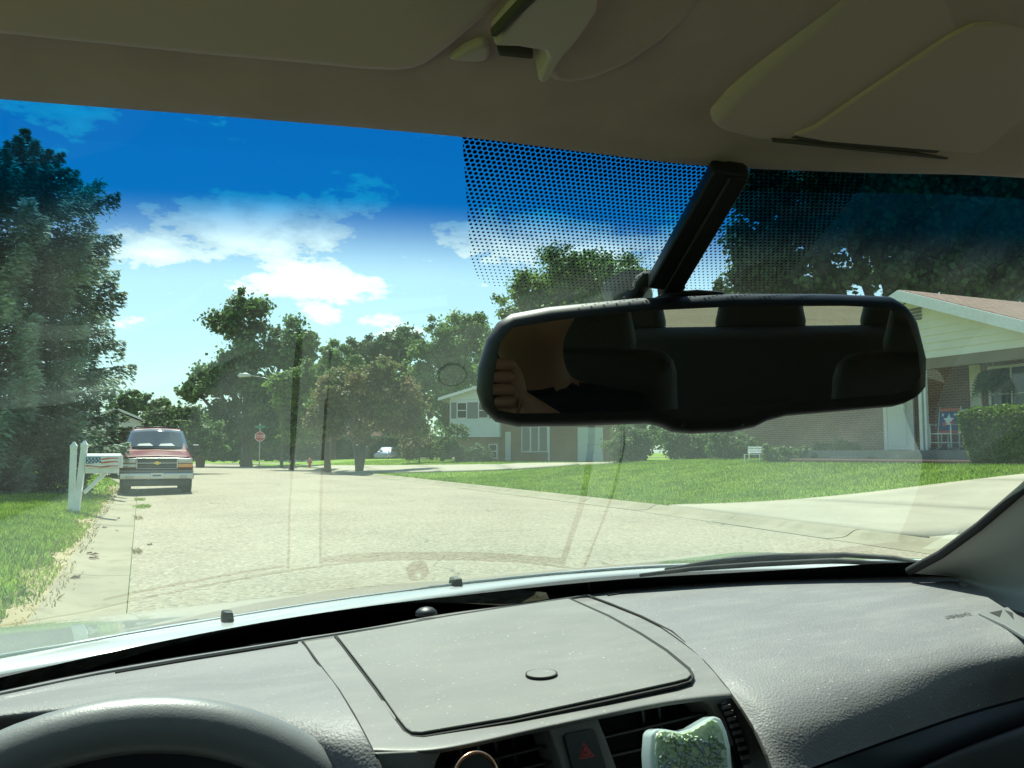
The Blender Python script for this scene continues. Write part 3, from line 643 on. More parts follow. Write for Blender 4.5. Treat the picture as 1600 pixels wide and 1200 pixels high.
# ================================================================ brick house with the front gable
HX = 19.0; GY = 16.6; PITCH = 0.38; ZB = 3.68; ZA = 5.36; FLOOR = 1.26
h1 = empty('brick_house', (22, GY, 0.9)); tag(h1, 'single-storey brick house with cream gable siding and covered porch', 'house')
def loc(o, base):     # meshes below are written in world metres, then shifted to the thing's own origin
    o.data.transform(Matrix.Translation(-Vector(base))); return o
B1 = (22, GY, 0.9)
def h1b(mb, name, mat, parent=h1, **k): return loc(mb.build(name, mat, parent, **k), B1)
hw = (ZA-ZB)/PITCH
z = ZB
while z < ZA-0.1:
    z1 = min(z+0.2, ZA-0.02); a, b = (ZA-z)/PITCH-0.05, max(0.02, (ZA-z1)/PITCH-0.05)
    mb = MB(); mb.hexa([(HX-0.035, GY-a, z), (HX+0.06, GY-a, z), (HX+0.06, GY+a, z), (HX-0.035, GY+a, z), (HX-0.005, GY-b, z1), (HX+0.06, GY-b, z1), (HX+0.06, GY+b, z1), (HX-0.005, GY+b, z1)])
    h1b(mb, 'siding_board', 'siding'); z += 0.2
# louvre vent near the apex
mb = MB()
for i in range(4): mb.box((HX-0.06, GY-0.28, ZA-0.62+i*0.09), (HX-0.037, GY+0.28, ZA-0.56+i*0.09))
h1b(mb, 'gable_vent', 'grey_cladding')
for s, nm in ((-1, 'roof'), (1, 'roof')):
    e = hw+0.55; th = 0.13
    y0, z0 = GY, ZA+0.2; y1, z1 = GY+s*e, ZA+0.2-PITCH*e
    mb = MB(); mb.hexa([(HX-0.5, y0, z0-th), (32, y0, z0-th), (32, y1, z1-th), (HX-0.5, y1, z1-th), (HX-0.5, y0, z0), (32, y0, z0), (32, y1, z1), (HX-0.5, y1, z1)])
    h1b(mb, nm, 'shingle')
    mb = MB(); mb.hexa([(HX-0.56, y0, z0-0.31), (HX-0.504, y0, z0-0.31), (HX-0.504, y1, z1-0.31), (HX-0.56, y1, z1-0.31), (HX-0.56, y0, z0-0.02), (HX-0.504, y0, z0-0.02), (HX-0.504, y1, z1-0.02), (HX-0.56, y1, z1-0.02)])
    h1b(mb, 'rake_board', 'white')
    mb = MB(); mb.hexa([(HX-0.5, y0, z0-th-0.06), (HX-0.03, y0, z0-th-0.06), (HX-0.03, y1, z1-th-0.06), (HX-0.5, y1, z1-th-0.06), (HX-0.5, y0, z0-th-0.004), (HX-0.03, y0, z0-th-0.004), (HX-0.03, y1, z1-th-0.004), (HX-0.5, y1, z1-th-0.004)])
    h1b(mb, 'soffit', 'white')
    mb = MB(); mb.box((HX-0.5, min(y1, y1+s*0.1), z1-0.24), (32, max(y1, y1+s*0.1), z1-0.05)); h1b(mb, 'gutter', 'white')
WX = 20.7
h1b(MB().box((HX-0.04, GY-hw-0.3, ZB-0.28), (HX+0.16, GY+hw+0.3, ZB-0.003)), 'porch_beam', 'soffit')
h1b(MB().box((HX+0.165, GY-hw-0.2, ZB-0.07), (WX-0.003, GY+hw+0.2, ZB-0.004)), 'porch_ceiling', 'soffit')
h1b(MB().box((HX-0.3, GY-hw-0.2, 0.7), (WX-0.003, GY+hw+0.2, FLOOR)), 'porch_floor', 'stone', bevel=0.02)
h1b(MB().box((HX-0.62, GY+1.2, 0.7), (HX-0.303, GY+2.6, FLOOR-0.17)), 'step', 'stone', bevel=0.015)
h1b(MB().box((WX, GY-hw-0.1, 0.6), (31.6, GY+hw+0.1, ZB+0.02)), 'wall', 'brick')
h1b(MB().box((23.2, GY+hw+0.12, 0.5), (31.4, GY+hw+10.5, 3.5)), 'wall', 'brick')
h1b(MB().hexa([(22.6, GY+hw+0.7, 3.42), (32, GY+hw+0.7, 3.42), (32, GY+hw+11, 3.42), (22.6, GY+hw+11, 3.42), (26.8, GY+hw+0.7, 4.9), (27.4, GY+hw+0.7, 4.9), (27.4, GY+hw+11, 4.9), (26.8, GY+hw+11, 4.9)]), 'roof', 'shingle')
def win(parent, base, x, y0, y1, z0, z1, nx, nz, mat='pane', fr=0.07, white='white', face=-1):
    """window lying in an X = const wall, facing -X"""
    w_ = empty('window'); w_.parent = parent
    mb = MB()
    for a, b, c, d in ((y0-fr, y1+fr, z0-fr, z0), (y0-fr, y1+fr, z1, z1+fr), (y0-fr, y0, z0, z1), (y1, y1+fr, z0, z1)): mb.box((x-0.06, a, c), (x+0.05, b, d))
    for i in range(1, nx): yy_ = y0+(y1-y0)*i/nx; mb.box((x-0.045, yy_-0.02, z0), (x+0.03, yy_+0.02, z1))
    for i in range(1, nz): zz = z0+(z1-z0)*i/nz; mb.box((x-0.04, y0, zz-0.018), (x+0.028, y1, zz+0.018))
    loc(mb.build('frame', white, w_), base)
    for i in range(nx):
        a, b = y0+(y1-y0)*i/nx, y0+(y1-y0)*(i+1)/nx
        loc(MB().box((x-0.022, a+0.004, z0+0.002), (x-0.012, b-0.004, z1-0.002)).build('pane', mat, w_), base)
    loc(MB().box((x-0.12, y0-fr-0.03, z0-fr-0.07), (x+0.02, y1+fr+0.03, z0-fr-0.003)).build('sill', white, w_), base)
    return w_
q = onX(1545, 600, WX); yb, ya = onX(1550, 600, WX).y, onX(1650, 600, WX).y
win(h1, B1, WX, ya, yb, onX(1600, 655, WX).z, onX(1600, 572, WX).z, 3, 2)
mb = MB(); s0, s1 = onX(1534, 600, WX).y, onX(1517, 600, WX).y
zt, zb_ = onX(1525, 563, WX).z, onX(1525, 650, WX).z
mb.box((WX-0.05, s0, zb_), (WX+0.01, s1, zt))
sh = h1b(mb, 'shutter', 'siding')
for i in range(14):
    zz = zb_+0.06+(zt-zb_-0.12)*i/14; h1b(MB().box((WX-0.062, s0+0.05, zz), (WX-0.053, s1-0.05, zz+0.045)), 'slat', 'siding', sh)
d0, d1 = onX(1424, 660, WX).y, onX(1388, 660, WX).y
dr = h1b(MB().box((WX-0.04, d0, FLOOR+0.02), (WX+0.02, d1, FLOOR+2.05)), 'door', 'siding_white', bevel=0.01)
for a, b in ((0.12, 0.9), (1.05, 1.9)): h1b(MB().box((WX-0.055, d0+0.14, FLOOR+a), (WX-0.043, d1-0.14, FLOOR+b)), 'panel', 'siding_white', dr, bevel=0.008)
h1b(MB().box((WX-0.06, d1+0.004, FLOOR+0.01), (WX+0.02, d1+0.13, FLOOR+2.16)), 'door_frame', 'white')
h1b(MB().box((WX-0.06, d0-0.13, FLOOR+0.01), (WX+0.02, d0-0.004, FLOOR+2.16)), 'door_frame', 'white')
py_ = onX(1440, 650, HX+0.06).y
h1b(MB().box((HX+0.02, py_-0.05, FLOOR-0.01), (HX+0.1, py_+0.05, ZB-0.29)), 'porch_post', 'white')
h1b(MB().box((HX+0.02, py_-0.19, FLOOR-0.01), (HX+0.1, py_-0.12, ZB-0.29)), 'porch_post', 'white')
# flower-bed edge in front of the porch
bd = MB(); bd.box((HX-1.0, GY-hw-1.5, gz(HX-1, GY)-0.1), (HX-0.32, GY+hw, gz(HX-1, GY)+0.12)); o = bd.build('flower_bed', 'mulch', None, bevel=0.05); tag(o, 'dark mulch bed edging the porch of the brick house', 'flower bed')
def dense_box(name, label, poly_top, poly_bot, z0, z1, n_, leaf, mat, cat_='hedge'):
    """clipped hedge: leaves packed near the faces of a tapered box"""
    (x0, y0, x1, y1), (u0, v0, u1, v1) = poly_top, poly_bot
    c = Vector(((u0+u1)/2, (v0+v1)/2, z0)); root = empty(name, c); tag(root, label, cat_)
    t = rng.uniform(0, 1, n_); t = np.where(rng.uniform(0, 1, n_) < 0.35, 1.0-np.abs(rng.normal(0, 0.03, n_)), t)
    a = rng.uniform(0, 1, n_); b = rng.uniform(0, 1, n_); side = rng.integers(0, 4, n_); top = t > 0.93
    e = np.abs(rng.normal(0, 0.03, n_))+0.01*np.sin(a*40)
    a = np.where(~top & (side == 0), e, np.where(~top & (side == 1), 1-e, a)); b = np.where(~top & (side == 2), e, np.where(~top & (side == 3), 1-e, b))
    X = (u0+(x0-u0)*t)*(1-a)+(u1+(x1-u1)*t)*a; Y = (v0+(y0-v0)*t)*(1-b)+(v1+(y1-v1)*t)*b
    rnd = 1-0.10*np.clip((np.maximum(np.abs(2*a-1), np.abs(2*b-1))-0.6)/0.4, 0, 1)**2
    Z = z0+(z1-z0)*t*rnd+0.03*np.sin(X*7)*np.sin(Y*9)
    P = np.stack([X-c.x, Y-c.y, Z-c.z], 1)+rng.normal(0, 0.025, (n_, 3))
    Nr = rng.normal(size=(n_, 3)); Nr /= np.linalg.norm(Nr, axis=1)[:, None]
    quads('foliage', P, Nr, leaf*rng.uniform(0.6, 1.4, n_), rng.uniform(0.65, 1.25, n_), mat, root)
    mb = MB()
    for i in range(5):
        f_ = (i+0.5)/5; mb.tube([(0, (v0+(v1-v0)*f_)-c.y, -0.05), (0, (v0+(v1-v0)*f_)-c.y, (z1-z0)*0.7)], [0.04, 0.02], 6)
    mb.hexa([(u0+0.12-c.x, v0+0.12-c.y, 0.02), (u1-0.12-c.x, v0+0.12-c.y, 0.02), (u1-0.12-c.x, v1-0.12-c.y, 0.02), (u0+0.12-c.x, v1-0.12-c.y, 0.02), (x0+0.14-c.x, y0+0.14-c.y, z1-z0-0.12), (x1-0.14-c.x, y0+0.14-c.y, z1-z0-0.12), (x1-0.14-c.x, y1-0.14-c.y, z1-z0-0.12), (x0+0.14-c.x, y1-0.14-c.y, z1-z0-0.12)])
    mb.build('branches', 'bark', root); return root
hx = 17.9
ht0 = onX(1492, 640, hx).y; hb0 = onX(1512, 706, hx).y
dense_box('hedge', 'clipped square-topped hedge with bright new growth before the porch', (hx, ht0-3.6, hx+0.85, ht0), (hx+0.1, hb0-3.3, hx+0.75, hb0), gz(hx, 13)-0.02, onX(1540, 636, hx).z, 26000, 0.055, 'hedge')
dense_box('hedge', 'long dark hedge beyond the cross street behind the far trees', (-22, 99.0, 46, 100.6), (-22, 98.9, 46, 100.7), 0.35, 3.0, 22000, 0.45, 'deep')
# hanging fern
fp = onX(1552, 590, HX+0.5); fr_ = empty('hanging_fern', (fp.x, fp.y, fp.z-0.45)); tag(fr_, 'bushy fern in a basket hanging from the porch ceiling', 'fern')
P, D_, Nn, S, T = [], [], [], [], []
for i in range(420):
    a = rng.uniform(0, 6.28); l = rng.uniform(0.35, 0.75); up_ = rng.uniform(0.02, 0.3)
    for j in range(16):
        t = (j+1)/16; r = l*0.75*t**0.8; zz = 0.45+up_*math.sin(t*2.2)-0.95*l*t*t
        for s in (-1, 1):
            P.append((math.cos(a)*r-math.sin(a)*0.025*s, math.sin(a)*r+math.cos(a)*0.025*s, zz)); S.append(0.10*(1.15-t)); T.append(rng.uniform(0.6, 1.3))
P = np.array(P); Nn = rng.normal(size=P.shape); Nn /= np.linalg.norm(Nn, axis=1)[:, None]
quads('fronds', P, Nn, np.array(S), np.array(T), 'fern', fr_)
mb = MB(); mb.tube([(0, 0, 0.3), (0, 0, 0.33), (0, 0, 0.47)], [0.1, 0.13, 0.16], 12); mb.build('basket', 'wood_pole', fr_)
mb = MB(); zt_ = ZB-0.07-(fp.z-0.45)
for k in range(3): mb.tube([(0.15*math.cos(k*2.1), 0.15*math.sin(k*2.1), 0.46), (0, 0, zt_-0.3)], 0.006, 5)
mb.tube([(0, 0, zt_-0.3), (0, 0, zt_)], 0.008, 5); mb.build('hanger', 'steel', fr_)
# rocking chairs
def rocker(loc_, rz, label, blanket):
    r = empty('rocking_chair', loc_, rz); tag(r, label, 'rocking chair', 'rocking chairs on the porch')
    def B(a, b, w=0.02): return MB().tube([a, b], w, 8)
    for sx in (-0.27, 0.27):
        mb = MB(); mb.tube([(sx, -0.42+0.84*i/8, 0.02+0.10*((i/8-0.5)*2)**2) for i in range(9)], 0.018, 6); mb.build('rocker_rail', 'white', r, True)
        B((sx, -0.24, 0.045), (sx, -0.24, 0.66)).build('front_leg', 'white', r, True)
        MB().tube([(sx, 0.22, 0.045), (sx, 0.23, 0.45), (sx, 0.4, 1.16)], [0.022, 0.024, 0.018], 8).build('back_post', 'white', r, True)
        MB().box((sx-0.05, -0.3, 0.655), (sx+0.05, 0.28, 0.685)).build('armrest', 'white', r, bevel=0.01)
    for i in range(6): MB().box((-0.26, -0.25+i*0.08, 0.42), (0.26, -0.18+i*0.08, 0.445)).build('seat_slat', 'white', r)
    for i in range(7):
        x = -0.21+i*0.07; MB().hexa([(x-0.022, 0.225, 0.5), (x+0.022, 0.225, 0.5), (x+0.022, 0.243, 0.5), (x-0.022, 0.243, 0.5), (x-0.022, 0.375, 1.08), (x+0.022, 0.375, 1.08), (x+0.022, 0.393, 1.08), (x-0.022, 0.393, 1.08)]).build('back_slat', 'white', r)
    for zz, y_ in ((0.5, 0.235), (1.08, 0.385)): MB().box((-0.27, y_-0.015, zz-0.035), (0.27, y_+0.02, zz+0.035)).build('back_rail', 'white', r)
    for y_ in (-0.24, 0.22): B((-0.27, y_, 0.2), (0.27, y_, 0.2), 0.012).build('stretcher', 'white', r, True)
    if blanket:
        # printed blanket over the back: red hems, deep-blue field, white and red star burst
        def bl(u, w_): return (-0.25+0.5*u, 0.205+0.155*w_-0.02+0.006*math.sin(u*9+w_*5), 0.46+0.64*w_)
        def patch(nm, mat, poly, o_):
            v = [bl(u, w_) for u, w_ in poly]; MB().prism([(a, b-o_, c) for a, b, c in v], (0, 0.008, 0)).build(nm, mat, bk)
        bk = MB().prism([bl(u, w_) for u, w_ in ((0, 0), (1, 0), (1, .5), (1, 1), (0, 1), (0, .5))], (0, 0.012, 0)).build('blanket', 'flag_blue', r)
        patch('hem', 'flag_red', [(0, .9), (1, .9), (1, 1.02), (0, 1.02)], 0.012); patch('hem', 'flag_red', [(0, -.02), (1, -.02), (1, .1), (0, .1)], 0.012)
        for k, (mat, cx_, cz, R0) in enumerate((('paper', 0.5, 0.52, 0.3), ('flag_red', 0.3, 0.36, 0.16), ('flag_red', 0.7, 0.4, 0.17), ('paper', 0.2, 0.75, 0.09), ('paper', 0.82, 0.76, 0.08))):
            patch('star', mat, [(cx_+math.cos(1.57+j*math.pi/5)*(R0 if j % 2 == 0 else R0*0.45), cz+math.sin(1.57+j*math.pi/5)*(R0 if j % 2 == 0 else R0*0.45)) for j in range(10)], 0.014+0.004*k)
    return r
c1 = onX(1474, 700, HX+0.35); rocker((HX+0.42, c1.y, FLOOR), R_(-75), 'white rocking chair with a red and blue patriotic blanket on its back', True)
c2 = onX(1492, 700, HX+1.1); rocker((HX+1.15, c2.y, FLOOR), R_(-70), 'plain white rocking chair against the porch wall', False)
# bench
bp = dep(1178, 716, 27.5); bp.z = gz(bp.x, bp.y); bn = empty('garden_bench', bp, R_(-70)); tag(bn, 'small white garden bench among the bushes', 'bench'); bn.scale = (0.6, 0.6, 0.6)
for i in range(3): MB().box((-0.5, -0.2+i*0.14, 0.40), (0.5, -0.08+i*0.14, 0.43)).build('seat_slat', 'white', bn)
for i in range(3): MB().box((-0.5, 0.23, 0.48+i*0.13), (0.5, 0.26, 0.58+i*0.13)).build('back_slat', 'white', bn)
for x in (-0.46, 0.46):
    MB().box((x-0.03, -0.2, -0.03), (x+0.03, -0.14, 0.40)).build('leg', 'white', bn); MB().box((x-0.03, 0.262, -0.03), (x+0.03, 0.31, 0.86)).build('leg', 'white', bn)

# ================================================================ split-level house
D2 = 61.0
b2 = dep(820, 720, D2); b2.z = gz(b2.x, b2.y)-0.05
h2 = empty('split_level_house', b2, -YAW+R_(-6)); tag(h2, 'split-level house with white sided upper storey over orange brick', 'house')
S2 = D2/F
def hx2(px): return (px-820)*S2
def hz2(py): return (dep(820, py, D2)-b2).z
zf = hz2(656+27)    # underside of the upper storey
x0, x1 = hx2(703), hx2(781); zt2 = hz2(624)
o = MB().box((x0+0.25, 0.0, -0.2), (x1-0.1, 9, zf)).build('brick_wall', 'brick_tan', h2)
o = MB().box((x0, -0.45, zf+0.003), (x1, 9.2, zt2)).build('upper_wall', 'siding_white', h2)
z = zf+0.01
while z < zt2-0.05:
    MB().hexa([(x0-0.02, -0.49, z), (x1+0.02, -0.49, z), (x1+0.02, -0.453, z), (x0-0.02, -0.453, z), (x0-0.02, -0.458, z+0.19), (x1+0.02, -0.458, z+0.19), (x1+0.02, -0.453, z+0.19), (x0-0.02, -0.453, z+0.19)]).build('siding_board', 'siding_white', h2); z += 0.19
def win2(cx, cz, w_, h_, y, nx=1, nz=2, shut=False):
    g = empty('window'); g.parent = h2
    mb = MB(); f_ = 0.07
    for a in ((cx-w_/2-f_, cx+w_/2+f_, cz-h_/2-f_, cz-h_/2), (cx-w_/2-f_, cx+w_/2+f_, cz+h_/2, cz+h_/2+f_), (cx-w_/2-f_, cx-w_/2, cz-h_/2, cz+h_/2), (cx+w_/2, cx+w_/2+f_, cz-h_/2, cz+h_/2)): mb.box((a[0], y-0.06, a[2]), (a[1], y+0.03, a[3]))
    for i in range(1, nx): mb.box((cx-w_/2+w_*i/nx-0.05, y-0.05, cz-h_/2), (cx-w_/2+w_*i/nx+0.05, y+0.02, cz+h_/2))
    for i in range(1, nz): mb.box((cx-w_/2, y-0.045, cz-h_/2+h_*i/nz-0.03), (cx+w_/2, y+0.015, cz-h_/2+h_*i/nz+0.03))
    mb.build('frame', 'white', g)
    for i in range(nx): MB().box((cx-w_/2+w_*i/nx+0.005, y-0.03, cz-h_/2+0.005), (cx-w_/2+w_*(i+1)/nx-0.005, y-0.02, cz+h_/2-0.005)).build('pane', 'pane', g)
    if shut:
        for s in (-1, 1): MB().box((cx+s*(w_/2+0.28)-0.19, y-0.05, cz-h_/2-0.05), (cx+s*(w_/2+0.28)+0.19, y+0.01, cz+h_/2+0.05)).build('shutter', 'grey_cladding', g)
win2(hx2(722), hz2(641), 0.62, 1.05, -0.47, 1, 2, True); win2(hx2(756), hz2(641), 0.62, 1.05, -0.47, 1, 2, True)
win2(hx2(770), hz2(705), 0.5, 0.9, 0.0)
x2 = hx2(1010)
MB().box((x1-0.1+0.003, 0.9, -0.2), (x2, 9, hz2(640))).build('brick_wall', 'brick_tan', h2)
win2(hx2(834), hz2(686), 1.8, 1.75, 0.9, 3, 1)
MB().box((hx2(855), 0.8, -0.1), (hx2(858), 0.89, hz2(645))).build('downspout', 'white', h2)
e_ = MB().box((hx2(787), 0.84, 0.1), (hx2(796), 0.92, 2.2)).build('entrance_door', 'siding_white', h2)
g_ = MB().box((hx2(902), 0.82, 0.02), (hx2(942), 0.93, 2.5)).build('garage_door', 'siding_white', h2)
for i in range(4): MB().box((hx2(904), 0.795, 0.08+i*0.6), (hx2(940), 0.815, 0.62+i*0.6)).build('panel', 'siding_white', g_, bevel=0.01)
def gable_roof(parent, xa, xb, y0, y1, ze, pitch, mat, along='y'):
    xm = (xa+xb)/2; za = ze+(xb-xa)/2*pitch
    for (a, za_, b, zb_) in ((xa, ze, xm, za), (xm, za, xb, ze)):
        r_ = MB().hexa([(a, y0, za_), (b, y0, zb_), (b, y1, zb_), (a, y1, za_), (a, y0, za_+0.16), (b, y0, zb_+0.16), (b, y1, zb_+0.16), (a, y1, za_+0.16)]).build('roof', mat, parent)
        MB().hexa([(a, y0-0.03, za_-0.06), (b, y0-0.03, zb_-0.06), (b, y0-0.003, zb_-0.06), (a, y0-0.003, za_-0.06), (a, y0-0.03, za_+0.15), (b, y0-0.03, zb_+0.15), (b, y0-0.003, zb_+0.15), (a, y0-0.003, za_+0.15)]).build('fascia', 'white', r_)
    return za
xe0, xe1 = hx2(686), hx2(905)
za = gable_roof(h2, xe0, xe1, -1.0, 9.6, zt2-0.03, 0.30, 'shingle_grey')
mb = MB(); mb.prism([(x0, -0.44, zt2+0.01), (x1, -0.44, zt2+0.01), (x1, -0.44, zt2+0.30*(x1-xe0)*0.97), (x0, -0.44, zt2+0.30*(x0-xe0)*0.9)], (0, 0.2, 0)); mb.build('gable_wall', 'siding_white', h2)
mb = MB(); mb.prism([(x1+0.003, 0.91, hz2(640)+0.003), (xe1-0.4, 0.91, hz2(640)+0.003), (xe1-0.4, 0.91, zt2+0.1), ((xe0+xe1)/2, 0.91, za-0.05), (x1+0.003, 0.91, zt2+0.29*(x1-xe0))], (0, 0.2, 0)); mb.build('gable_wall', 'siding_white', h2)
gable_roof(h2, hx2(895), hx2(1030), 0.4, 9.6, hz2(640), 0.28, 'shingle_grey')

# far house behind the truck
D3 = 78.0; b3 = dep(205, 715, D3); b3.z = gz(b3.x, b3.y); h3 = empty('far_house', b3, -YAW+R_(28)); tag(h3, 'distant house with a dark brown roof behind the truck and shrub', 'house')
def z3(py): return (dep(205, py, D3)-b3).z
MB().box((-5.5, 0, -0.2), (2.6, 8, z3(672))).build('wall', 'brick', h3)
MB().prism([(-5.5, -0.02, z3(672)+0.01), (2.6, -0.02, z3(672)+0.01), (-1.45, -0.02, z3(672)+4.05*0.42)], (0, 8, 0)).build('gable_wall', 'siding_white', h3)
gable_roof(h3, -6.1, 3.2, -0.7, 8.6, z3(672)-0.08, 0.42, 'shingle_dark')
MB().box((0.2, -0.05, 0.6), (1.4, 0.0, 1.8)).build('window', 'pane', h3); MB().box((-3.4, -0.05, 0.6), (-2.0, 0.0, 1.8)).build('window', 'pane', h3)
# pale house across the cross street, glimpsed under the reddish tree
D4 = 112.0; b4 = dep(520, 713, D4); b4.z = gz(b4.x, b4.y); h4 = empty('far_house', b4, -YAW); tag(h4, 'low pale house across the cross street behind the trees', 'house')
MB().box((-7, 0, -0.2), (5.9, 8, 2.6)).build('wall', 'siding_white', h4)
gable = MB(); gable.hexa([(-7.6, -0.7, 2.55), (6.5, -0.7, 2.55), (6.5, 8.7, 2.55), (-7.6, 8.7, 2.55), (-6, 3.9, 4.6), (5, 3.9, 4.6), (5, 4.1, 4.6), (-6, 4.1, 4.6)]); gable.build('roof', 'shingle_dark', h4)
MB().box((1, -0.04, 0.1), (5.6, 0, 2.2)).build('garage_door', 'siding', h4); MB().box((-5, -0.04, 0.9), (-2.5, 0, 2.0)).build('window', 'pane', h4)

# ================================================================ vehicles
def loft(sections, mat, name, parent, subs=True):
    """sections: list of (y, [(halfwidth, z), ...]) with equal counts; mirrored left/right"""
    v = []; f = []; m = len(sections[0][1]); w_ = 2*m
    for y, pr in sections: v += [(x, y, z) for x, z in pr]+[(-x, y, z) for x, z in reversed(pr)]
    for j in range(len(sections)-1):
        for i in range(w_): f.append((j*w_+i, j*w_+(i+1) % w_, (j+1)*w_+(i+1) % w_, (j+1)*w_+i))
    f.append(tuple(range(w_))); f.append(tuple(range((len(sections)-1)*w_, len(sections)*w_)))
    mb = MB(); mb.add(v, f); o = mb.build(name, mat, parent, True)
    bm = bmesh.new(); bm.from_mesh(o.data); bmesh.ops.remove_doubles(bm, verts=bm.verts, dist=0.0005); bmesh.ops.recalc_face_normals(bm, faces=bm.faces); bm.to_mesh(o.data); bm.free()
    md = o.modifiers.new('b', 'BEVEL'); md.width = 0.025; md.segments = 2; md.limit_method = 'ANGLE'; md.angle_limit = R_(40)
    o.modifiers.new('wn', 'WEIGHTED_NORMAL')
    return o
def wheel(parent, x, y, r, w_):
    wh = empty('wheel'); wh.parent = parent; wh.location = (x, y, r)
    pr = [(-w_/2, r*0.62), (-w_/2, r*0.93), (-w_*0.38, r), (w_*0.38, r), (w_/2, r*0.93), (w_/2, r*0.62)]
    n_ = 24; v = []; f = []
    for i in range(n_):
        a = 2*math.pi*i/n_
        v += [(px, math.cos(a)*rr, math.sin(a)*rr) for px, rr in pr]
    for i in range(n_):
        for j in range(5): f.append((i*6+j, i*6+j+1, ((i+1) % n_)*6+j+1, ((i+1) % n_)*6+j))
    MB().add(v, f).build('tyre', 'tyre', wh, True)
    MB().tube([(-w_*0.42, 0, 0), (w_*0.42, 0, 0)], r*0.63, 20).build('rim', 'steel', wh)
    return wh
def suv():
    r = empty('parked_truck', (0.40, 26.2, 0.02)); tag(r, 'maroon sport utility truck parked facing the viewer at the left kerb', 'truck')
    def sec(y, w_, z0, zb, wt, zt, top, crown_=0.03): return (y, [(0, z0), (w_-0.12, z0), (w_-0.02, z0+0.12), (w_, (z0+zb)/2), (w_-0.02, zb-0.05), (w_-0.07, zb), (wt, zt), (wt*0.9, top), (0, top+crown_)])
    hood = lambda y, w_, z: sec(y, w_, 0.42, z-0.1, w_-0.1, z-0.03, z, 0.03)
    cab = lambda y, top, wt: sec(y, 0.99, 0.48, 1.15, wt, top-0.1, top, 0.035)
    S_ = [hood(0.0, 0.93, 1.06), hood(0.06, 0.96, 1.09), hood(0.6, 0.985, 1.16), hood(1.25, 0.99, 1.22), sec(1.30, 0.99, 0.48, 1.14, 0.90, 1.20, 1.25, 0.02), cab(2.05, 1.86, 0.74), cab(2.4, 1.91, 0.74), cab(4.4, 1.90, 0.74), cab(4.95, 1.83, 0.75), sec(5.05, 0.96, 0.5, 1.15, 0.86, 1.3, 1.4)]
    loft(S_, 'maroon', 'body', r)
    # windscreen and side glass
    def quad(nm, pts, mat, th=0.012): return MB().prism(pts, (0, -th, th*0.6)).build(nm, mat, r)
    g = grid('windscreen', [[(x*wd_, y+(0.03 if abs(x) == 1 else 0), zc_-zd*x*x) for x in (-1, -0.5, 0, 0.5, 1)] for y, zc_, zd, wd_ in ((1.325, 1.325, 0.06, 0.88), (1.66, 1.615, 0.055, 0.805), (1.985, 1.895, 0.06, 0.72))], 'carglass', r, nu=8, nv=6, solid=0.008)
    for px in (-0.35, 0.25): MB().prism([(px-0.2, 1.42, 1.325), (px+0.25, 1.42, 1.325), (px+0.15, 1.5, 1.4), (px-0.15, 1.48, 1.385)], (0, -0.035, 0.022)).build('sunshade_paper', 'paper', g).location = (0, -0.01, 0.035)
    for s in (-1, 1):
        for (a, b) in ((1.75, 2.75), (2.85, 3.7), (3.8, 4.7)):
            MB().prism([(s*0.938, a if a > 2 else a-0.1, 1.2), (s*0.938, b, 1.2), (s*0.775, b-0.04, 1.72), (s*0.775, a+0.35 if a < 2 else a, 1.72)], (s*0.014, 0, 0.004)).build('side_window', 'carglass', r)
        mb = MB(); mb.box((s*1.10-0.11, 1.55, 1.22), (s*1.10+0.11, 1.68, 1.42)); m_ = mb.build('door_mirror', 'black', r, bevel=0.04); MB().box((min(s*0.93, s*1.08), 1.6, 1.26), (max(s*0.93, s*1.08), 1.65, 1.32)).build('mirror_arm', 'black', m_)
        hl = empty('headlight'); hl.parent = r
        MB().box((s*0.74-0.2, -0.045, 0.87), (s*0.74+0.2, 0.06, 1.02)).build('lens', 'lamp_glass', hl, bevel=0.02); MB().box((s*0.74-0.2, -0.04, 0.76), (s*0.74+0.2, 0.06, 0.863)).build('turn_lens', 'amber' if s > 0 else 'lamp_glass', hl, bevel=0.015)
        MB().box((s*0.7-0.1, -0.155, 0.46), (s*0.7+0.1, -0.1, 0.53)).build('fog_lamp', 'lamp_glass', r, bevel=0.015)
        MB().tube([(s*0.62, 2.3, 1.925), (s*0.62, 2.4, 1.975), (s*0.62, 4.4, 1.97), (s*0.62, 4.5, 1.92)], 0.02, 6).build('roof_rail', 'black', r, True)
        MB().box((min(s*0.975, s*1.005), 0.95, 0.6), (max(s*0.975, s*1.005), 4.8, 0.75)).build('side_moulding', 'grey_cladding', r)
    MB().tube([(-0.62, 2.7, 1.98), (0.62, 2.7, 1.98)], 0.016, 6).build('roof_bar', 'black', r, True)
    gr = MB().box((-0.53, -0.03, 0.73), (0.53, 0.05, 1.025)).build('grille', 'matblack', r)
    for z0, z1 in ((1.005, 1.03), (0.87, 0.90), (0.72, 0.742)): MB().box((-0.545, -0.06, z0), (0.545, -0.033, z1)).build('grille_bar', 'chrome', gr, bevel=0.008)
    for x in (-0.54, 0.515): MB().box((x, -0.058, 0.748), (x+0.025, -0.034, 0.998)).build('grille_bar', 'chrome', gr)
    for zz in (0.80, 0.945):
        for i in range(2): MB().box((-0.51, -0.045, zz-0.02+i*0.04), (0.51, -0.035, zz-0.012+i*0.04)).build('grille_slat', 'grey_cladding', gr)
    em = MB(); em.prism([(x, -0.075, 0.885+z_) for x, z_ in ((-0.1, -0.02), (-0.04, -0.02), (-0.035, -0.045), (0.045, -0.045), (0.04, -0.02), (0.1, -0.02), (0.085, 0.02), (0.04, 0.02), (0.035, 0.045), (-0.045, 0.045), (-0.04, 0.02), (-0.085, 0.02))], (0, 0.012, 0)); em.build('emblem', 'gold', gr)
